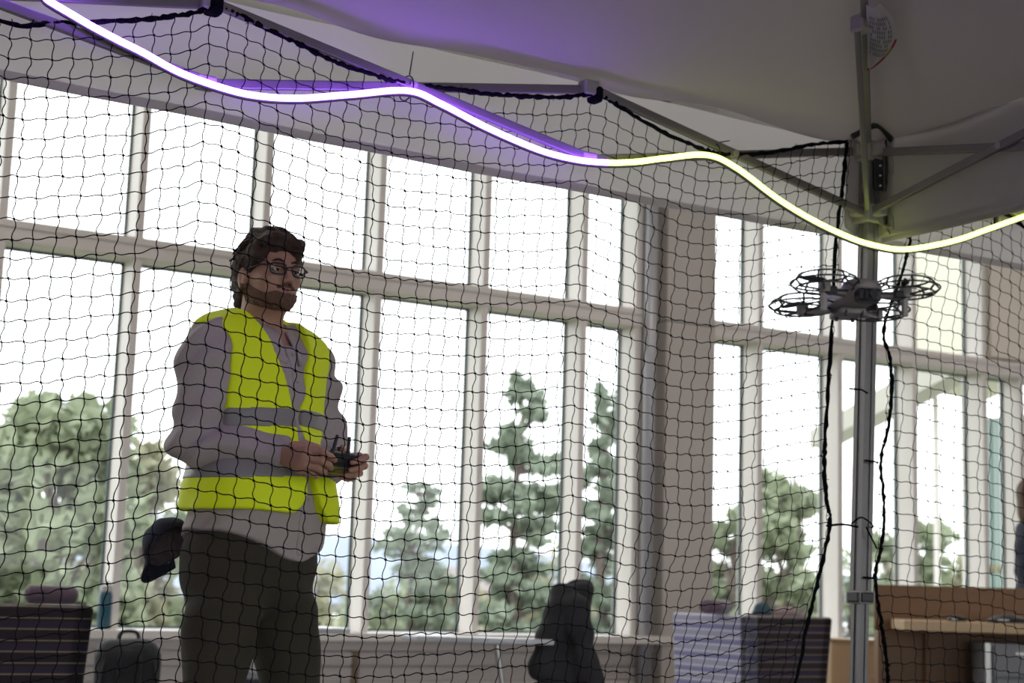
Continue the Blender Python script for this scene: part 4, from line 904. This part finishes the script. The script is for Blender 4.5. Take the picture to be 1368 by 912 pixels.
lc2 = lounge_chair((p[0] + .315, p[1] + .37, 0), 0, 'lounge chair with one striped side coloured as window-lit, by the painted column', True, .275)
q = PD(962, 820, 9.0); bolster((q[0] + .05, q[1] + .10, .782), math.radians(30), .30, .040, 'dark purple headrest roll on top of the lit-sided lounge chair')
q = PD(1019, 824, 9.05); t = thing('knit_hat', (q[0] + .03, q[1] + .04, .781), 'small dark teal knit hat on the lit-sided lounge chair', 'hat')
sdf_obj('knit', lambda P: smax(s_ell(P, (0, 0, .01), (.055, .05, .065)) + .002 * np.sin(120 * P[..., 0] + 40 * P[..., 2]), .001 - P[..., 2], .006), (-.07, -.07, -.01), (.07, .07, .09), .005, 'teal', t)
MB().lathe([(.053, .001), (.058, .006), (.057, .022), (.051, .026)], 18).build('cuff', 'teal', t, smooth=True)
q = PD(1044, 826, 9.05); t = thing('scarf', (q[0] + .06, q[1] + .04, .781), 'crumpled pink scarf on the lit-sided lounge chair', 'scarf')
sdf_obj('cloth', lambda P: smax(un(P, [s_cap(P, (-.06, 0, .02), (.05, .01, .025), .022, .026), s_cap(P, (.0, .02, .035), (.08, -.01, .012), .018, .014)], .012) + .004 * np.sin(80 * P[..., 0] + 50 * P[..., 1]), .001 - P[..., 2], .004), (-.12, -.07, -.01), (.13, .07, .09), .005, 'pink', t)
MB().box((.10, -.01, .006), (.05, .05, .008)).build('fringe', 'pink', t, bevel=.003)
# water bottle on the sill
q = PY(138, 842, 10.02); t = thing('water_bottle', (q[0], 10.02, Z_SILL), 'teal water bottle with pale cap standing on the window sill', 'bottle')
MB().lathe([(.040, 0), (.044, .006), (.044, .205), (.040, .222), (.030, .232)], 24).build('flask', 'bottle', t, smooth=True)
o = MB().lathe([(.031, .230), (.036, .234), (.036, .262), (.030, .270)], 24).build('lid', 'bottlecap', t, smooth=False)
MB().tube(smoothpath([(-.022, 0, .268), (-.014, 0, .292), (.014, 0, .292), (.022, 0, .268)], 5), .005, 8).build('carry_loop', 'bottlecap', o, smooth=True)
# backpack on the floor
q = PD(173, 850, 8.3); t = thing('backpack', (q[0], q[1], 0), 'black backpack with top handle standing on the floor below the sill', 'backpack', math.radians(-14))
def packf(P): return smin(s_box(P, (0, 0, .27), (.168, .10, .27), .09), s_box(P, (0, -.09, .17), (.135, .05, .15), .04), .03) + .004 * np.sin(20 * P[..., 2] + 13 * P[..., 0]) * np.sin(17 * P[..., 0])
sdf_obj('main_bag', packf, (-.22, -.19, -.01), (.22, .15, .58), .010, 'pack', t).data.transform(Matrix.Scale(1.06, 4, (0, 0, 1)))
for sx in (-1, 1):
    MB().tube(smoothpath([(sx * .05, -.125, .33), (sx * .052, -.115, .45), (sx * .055, -.06, .535), (sx * .06, .06, .53)], 6), .008, 6).build('compression_strap', 'black', t, smooth=True)
MB().tube(smoothpath([(-.055, .04, .56), (-.035, .03, .605), (.035, .03, .605), (.055, .04, .56)], 6), .010, 8).build('handle', 'black', t, smooth=True)
MB().tube(smoothpath([(-.14, -.085, .30), (-.12, -.09, .46), (0, -.09, .515), (.12, -.09, .46), (.14, -.085, .30)], 6), .005, 6).build('zip', 'blackplastic', t, smooth=True)
# stacking chairs with writing tablet
def tablet_chair(loc, rz, label):
    t = thing('tablet_chair', loc, label, 'chair', rz)             # local +x is where the back is
    MB().box((0, 0, .45), (.44, .44, .04)).build('seat', 'seat', t, bevel=.015)
    MB().grid(lambda u, v: (.24 + .07 * v + .03 * math.sin(PI * u), -.21 + .42 * u, .52 + .36 * v), 10, 8).build('backrest', 'seat', t, smooth=True, solid=.025)
    for sy in (-1, 1):
        MB().tube([(-.20, sy * .21, .43), (-.05, sy * .21, .43), (.21, sy * .21, .43), (.31, sy * .2, .88)], .011, 8).build('side_rail', 'chrome', t, smooth=True)
        MB().tube([(.10, sy * .21, .43), (-.27, sy * .23, .0)], .011, 8).build('leg', 'chrome', t)
        MB().tube([(-.10, sy * .21, .43), (.27, sy * .23, .0)], .011, 8).build('leg', 'chrome', t)
    MB().tube([(.02, -.23, .43), (-.02, -.25, .66)], .012, 8).build('tablet_post', 'chrome', t)
    MB().prism([(x_, y_, .665) for x_, y_ in ((-.42, -.20), (-.43, -.05), (-.38, .03), (-.25, .04), (-.15, -.12), (.20, -.17), (.22, -.27), (-.05, -.33), (-.35, -.30))], (0, 0, .022)).build('writing_tablet', 'white', t, bevel=.006)
    return t
q = PD(670, 852, 6.9); TC = (q[0], q[1], 0); ta = -math.atan2(q[0], q[1])
tablet_chair(TC, ta, 'chair with white writing tablet below the windows, a jacket over its back')
jk = thing('jacket', (q[0], q[1], .0), 'charcoal jacket draped over the back of the chair with white tablet', 'jacket', ta)
def jacketf(P):
    x, y, z = P[..., 0], P[..., 1], P[..., 2]
    ax_ = x - (.29 + .19 * (z - .70)); Q = np.stack([ax_ + .29, y * (1.25 - .35 * np.clip((.9 - z) / .3, 0, 1)), z], -1)
    d = s_box(Q, (.29, 0, .66), (.062, .23, .275), .055)
    d = smin(d, s_cap(P, (.31, -.23, .82), (.40, -.27, .42), .055, .045), .03)
    d = smin(d, s_cap(P, (.245, -.19, .865), (.165, -.22, .58), .048, .055), .05)
    return d + .010 * np.sin(24 * y + 9 * z + 2 * np.sin(11 * z)) * np.sin(8 * z + 3) + .004 * np.sin(60 * z + 30 * y)
sdf_obj('jacket_shell', jacketf, (-.05, -.40, .30), (.52, .34, 1.0), .010, 'jacket', jk)
MB().tube(smoothpath([(.26, -.12, .885), (.31, -.13, .915), (.365, -.02, .915), (.32, .09, .915), (.27, .09, .885)], 6), .024, 8).build('collar', 'jacket', jk, smooth=True)
MB().grid(lambda u, v: (.155 + .07 * v + .02 * math.sin(5 * u), -.17 + .07 * u + .02 * v, .58 + .30 * v), 6, 8).build('lining', 'jacketin', jk, smooth=True, solid=.006)
q = PD(345, 850, 7.2); tablet_chair((q[0], q[1], 0), math.radians(165), 'chair with white writing tablet standing behind the man with the remote')
# ------------------------------------------------------------------ desk corner on the right
DY = PD(1168, 780, 10.0); dx0, dy0 = DY[0], DY[1]
dk = thing('desk_hutch', (dx0 + .9, dy0 + .2, 0), 'brown wooden desk screen with a maple worktop, right of the corner leg', 'desk', 0)
zt_ = float(PD(1168, 780, 10.0)[2])
RD = math.radians(-38); ex = np.array((math.cos(RD), math.sin(RD), 0)); ey = np.array((-math.sin(RD), math.cos(RD), 0))
B0 = np.array((dx0, dy0, 0))
def dbox(name, u, v, z, m, parent=dk, bv=.004):
    """box in desk axes: u along the screen, v towards the viewer (negative ey), z up"""
    c = B0 + ex * (u[0] + u[1]) / 2 - ey * (v[0] + v[1]) / 2 + np.array((0, 0, (z[0] + z[1]) / 2)); pb = Vector(c) - origin(dk)
    o = MB().box((0, 0, 0), (u[1] - u[0], v[1] - v[0], z[1] - z[0])).build(name, m, parent, bevel=bv); o.location = pb; o.rotation_euler = (0, 0, RD); return o
dbox('screen_panel', (0, 1.75), (-.03, 0), (.02, zt_), 'woodd'); dbox('side_panel', (0, .03), (0, .18), (.02, .70), 'woodd')
dbox('worktop', (.10, 1.75), (.02, .62), (.715, .775), 'woodl', bv=.006)
dbox('leg_panel', (1.70, 1.74), (.05, .55), (0, .715), 'woodd'); dbox('leg_panel', (.30, .54), (.03, .06), (0, .715), 'woodd')
pdn = B0 + ex * .78 - ey * .36; t = thing('drawer_pedestal', pdn, 'grey steel drawer pedestal under the maple worktop', 'pedestal', RD)
MB().box((0, 0, .33), (.42, .50, .66)).build('carcass', 'greym', t, bevel=.006)
MB().box((-.205, -.256, .33), (.03, .02, .66)).build('edge_strip', 'chrome', t)
for z0, z1 in ((.03, .30), (.31, .46), (.47, .645)):
    o = MB().box((.01, -.258, (z0 + z1) / 2), (.37, .018, z1 - z0)).build('drawer', 'greym', t, bevel=.004); MB().box((.01, -.272, z1 - .04), (.12, .012, .014)).build('handle', 'chrome', o)
def mouse(u, v, L, wd, hh, label, name, cat):
    c = B0 + ex * u - ey * v; t = thing(name, (c[0], c[1], .776), label, cat, RD)
    sdf_obj('shell', lambda P: smax(s_ell(P, (0, 0, .0), (L, wd, hh)), .0005 - P[..., 2], .004), (-L - .02, -wd - .02, -.01), (L + .02, wd + .02, hh + .02), .004, 'blackplastic', t)
    MB().box((-L * .3, -wd * .9, hh * .35), (L * .5, .008, .008)).build('trim', 'chrome', t, bevel=.002); return t
mouse(.42, .50, .058, .035, .036, 'small dark computer mouse on the maple worktop', 'computer_mouse', 'mouse')
t = mouse(.72, .48, .125, .06, .048, 'black headset case lying on the maple worktop', 'headset_case', 'case')
# maple cabinet behind the leg
q = PD(1140, 856, 11.2); t = thing('cabinet', (q[0], q[1], 0), 'low maple cabinet standing beside the brown desk screen', 'cabinet', RD)
hc = float(q[2]); MB().box((0, 0, hc / 2), (.34, .4, hc)).build('carcass', 'woodl', t, bevel=.004)
MB().box((0, 0, hc + .009), (.36, .42, .018)).build('top', 'woodl', t, bevel=.003); o = MB().box((0, -.206, hc / 2), (.30, .012, hc - .05)).build('door', 'woodl', t, bevel=.002)
ball('knob', (.11, -.222, hc * .62), .011, 'chrome', o)

# ================================================================== second person behind the desk
q = PD(1384, 700, 10.9)
p2 = thing('person', (q[0], q[1], 0), 'person in a dark navy jacket standing behind the brown desk screen', 'person', math.radians(60))
def b2(P):
    a = P.copy(); a[..., 0] = np.abs(a[..., 0])
    d = un(P, [s_ell(P, (0, .01, 1.25), (.165, .105, .22)), s_ell(P, (0, 0, 1.02), (.15, .105, .18)), s_ell(P, (0, .01, .92), (.16, .11, .12)), s_cap(P, (-.14, .01, 1.40), (.14, .01, 1.40), .05, .05)], .05)
    d = smin(d, s_cap(a, (.18, .01, 1.385), (.215, .02, 1.11), .046, .038), .03); d = smin(d, s_cap(a, (.215, .02, 1.11), (.20, -.06, .86), .037, .026), .02)
    d = smin(d, s_cap(a, (.085, .01, .88), (.09, .0, .48), .085, .055), .03); return smin(d, s_cap(a, (.09, 0, .48), (.09, .02, .09), .055, .038), .02)
def h2(P):
    Q = (P - V3(0, 0, -.155)); return head(Q)
def hd2(P, s):
    Q = P.copy(); Q[..., 0] *= s; w = V3(.20, -.06, .86); d = s_cap(Q, w, (.198, -.078, .80), .024, .030)
    for k in range(4): y0 = -.105 + .020 * k; d = smin(d, smin(s_cap(Q, (.198, y0 + .01, .795), (.192, y0 - .004, .745), .009, .0085), s_cap(Q, (.192, y0 - .004, .745), (.178, y0 + .004, .712 + .004 * abs(k - 1.5)), .0085, .0075), .004), .005)
    return smin(d, smin(s_cap(Q, (.192, -.100, .83), (.178, -.130, .795), .012, .010), s_cap(Q, (.178, -.130, .795), (.172, -.132, .765), .010, .0085), .004), .008)
pt = [polyse(b2, (-.3, -.2, .04), (.3, .2, 1.5), .014), polyse(h2, (-.105, -.14, 1.36), (.105, .125, 1.75), .0045), polyse(lambda P: hd2(P, 1), (.13, -.16, .68), (.25, 0, .9), .004), polyse(lambda P: hd2(P, -1), (-.25, -.16, .68), (-.13, 0, .9), .004)]
off = 0; VV = []; FF = []
for v_, f_ in pt: VV.append(v_); FF.append(f_ + off); off += len(v_)
fast_mesh('body', np.concatenate(VV), np.concatenate(FF), 'skin', p2)
for s in (-1, 1):
    e = ball('eye', (s * .031, -.0785, 1.6135), .0122, 'eyew', p2); ball('iris', (s * .031, -.0862, 1.6135), .0055, 'iris', e)
sdf_obj('hair', lambda P: smax(un(P, [s_ell(P, (0, .022, 1.645), (.086, .106, .102)), s_ell(P, (0, .06, 1.54), (.085, .060, .14))], .03) + .003 * np.sin(110 * P[..., 0] + 25 * P[..., 2]), -s_ell(P, (0, -.130, 1.585), (.080, .105, .10)), .012), (-.11, -.13, 1.36), (.11, .16, 1.78), .006, mat('brown hair', (.10, .055, .03), .5, var=.3, scale=60), p2)
def jk2(P):
    a = P.copy(); a[..., 0] = np.abs(a[..., 0]); d = un(P, [s_ell(P, (0, .01, 1.25), (.165, .105, .22)), s_ell(P, (0, 0, 1.02), (.15, .105, .18)), s_ell(P, (0, .01, .92), (.16, .11, .12)), s_cap(P, (-.14, .01, 1.40), (.14, .01, 1.40), .05, .05)], .05) - .02
    ar = smin(s_cap(a, (.18, .01, 1.385), (.215, .02, 1.11), .066, .056), s_cap(a, (.215, .02, 1.11), (.20, -.055, .88), .054, .042), .02); d = smin(d, smax(ar, .875 - P[..., 2], .004), .03)
    return smax(smax(d, .84 - P[..., 2], .004), P[..., 2] - 1.47, .006) + .004 * np.sin(38 * P[..., 2] + 14 * P[..., 0]) * np.sin(15 * P[..., 1] + 9 * P[..., 0])
sdf_obj('jacket', jk2, (-.33, -.22, .8), (.33, .22, 1.5), .009, 'navy', p2)
sdf_obj('trousers', lambda P: smax(b2(P) - .014, P[..., 2] - .93, .004) if False else smax(smax(b2(P) - .014, P[..., 2] - .93, .004), np.abs(P[..., 0]) - .178, .004), (-.22, -.2, .06), (.22, .2, .96), .010, 'navy', p2)
for fx in (-.09, .09): sdf_obj('shoe', lambda P: smax(un(P, [s_cap(P, (fx, .05, .045), (fx, -.12, .038), .04, .036), s_cap(P, (fx, .035, .08), (fx, .02, .12), .042, .04)], .03), .002 - P[..., 2], .004), (fx - .07, -.19, -.01), (fx + .07, .12, .19), .008, 'leather', p2)
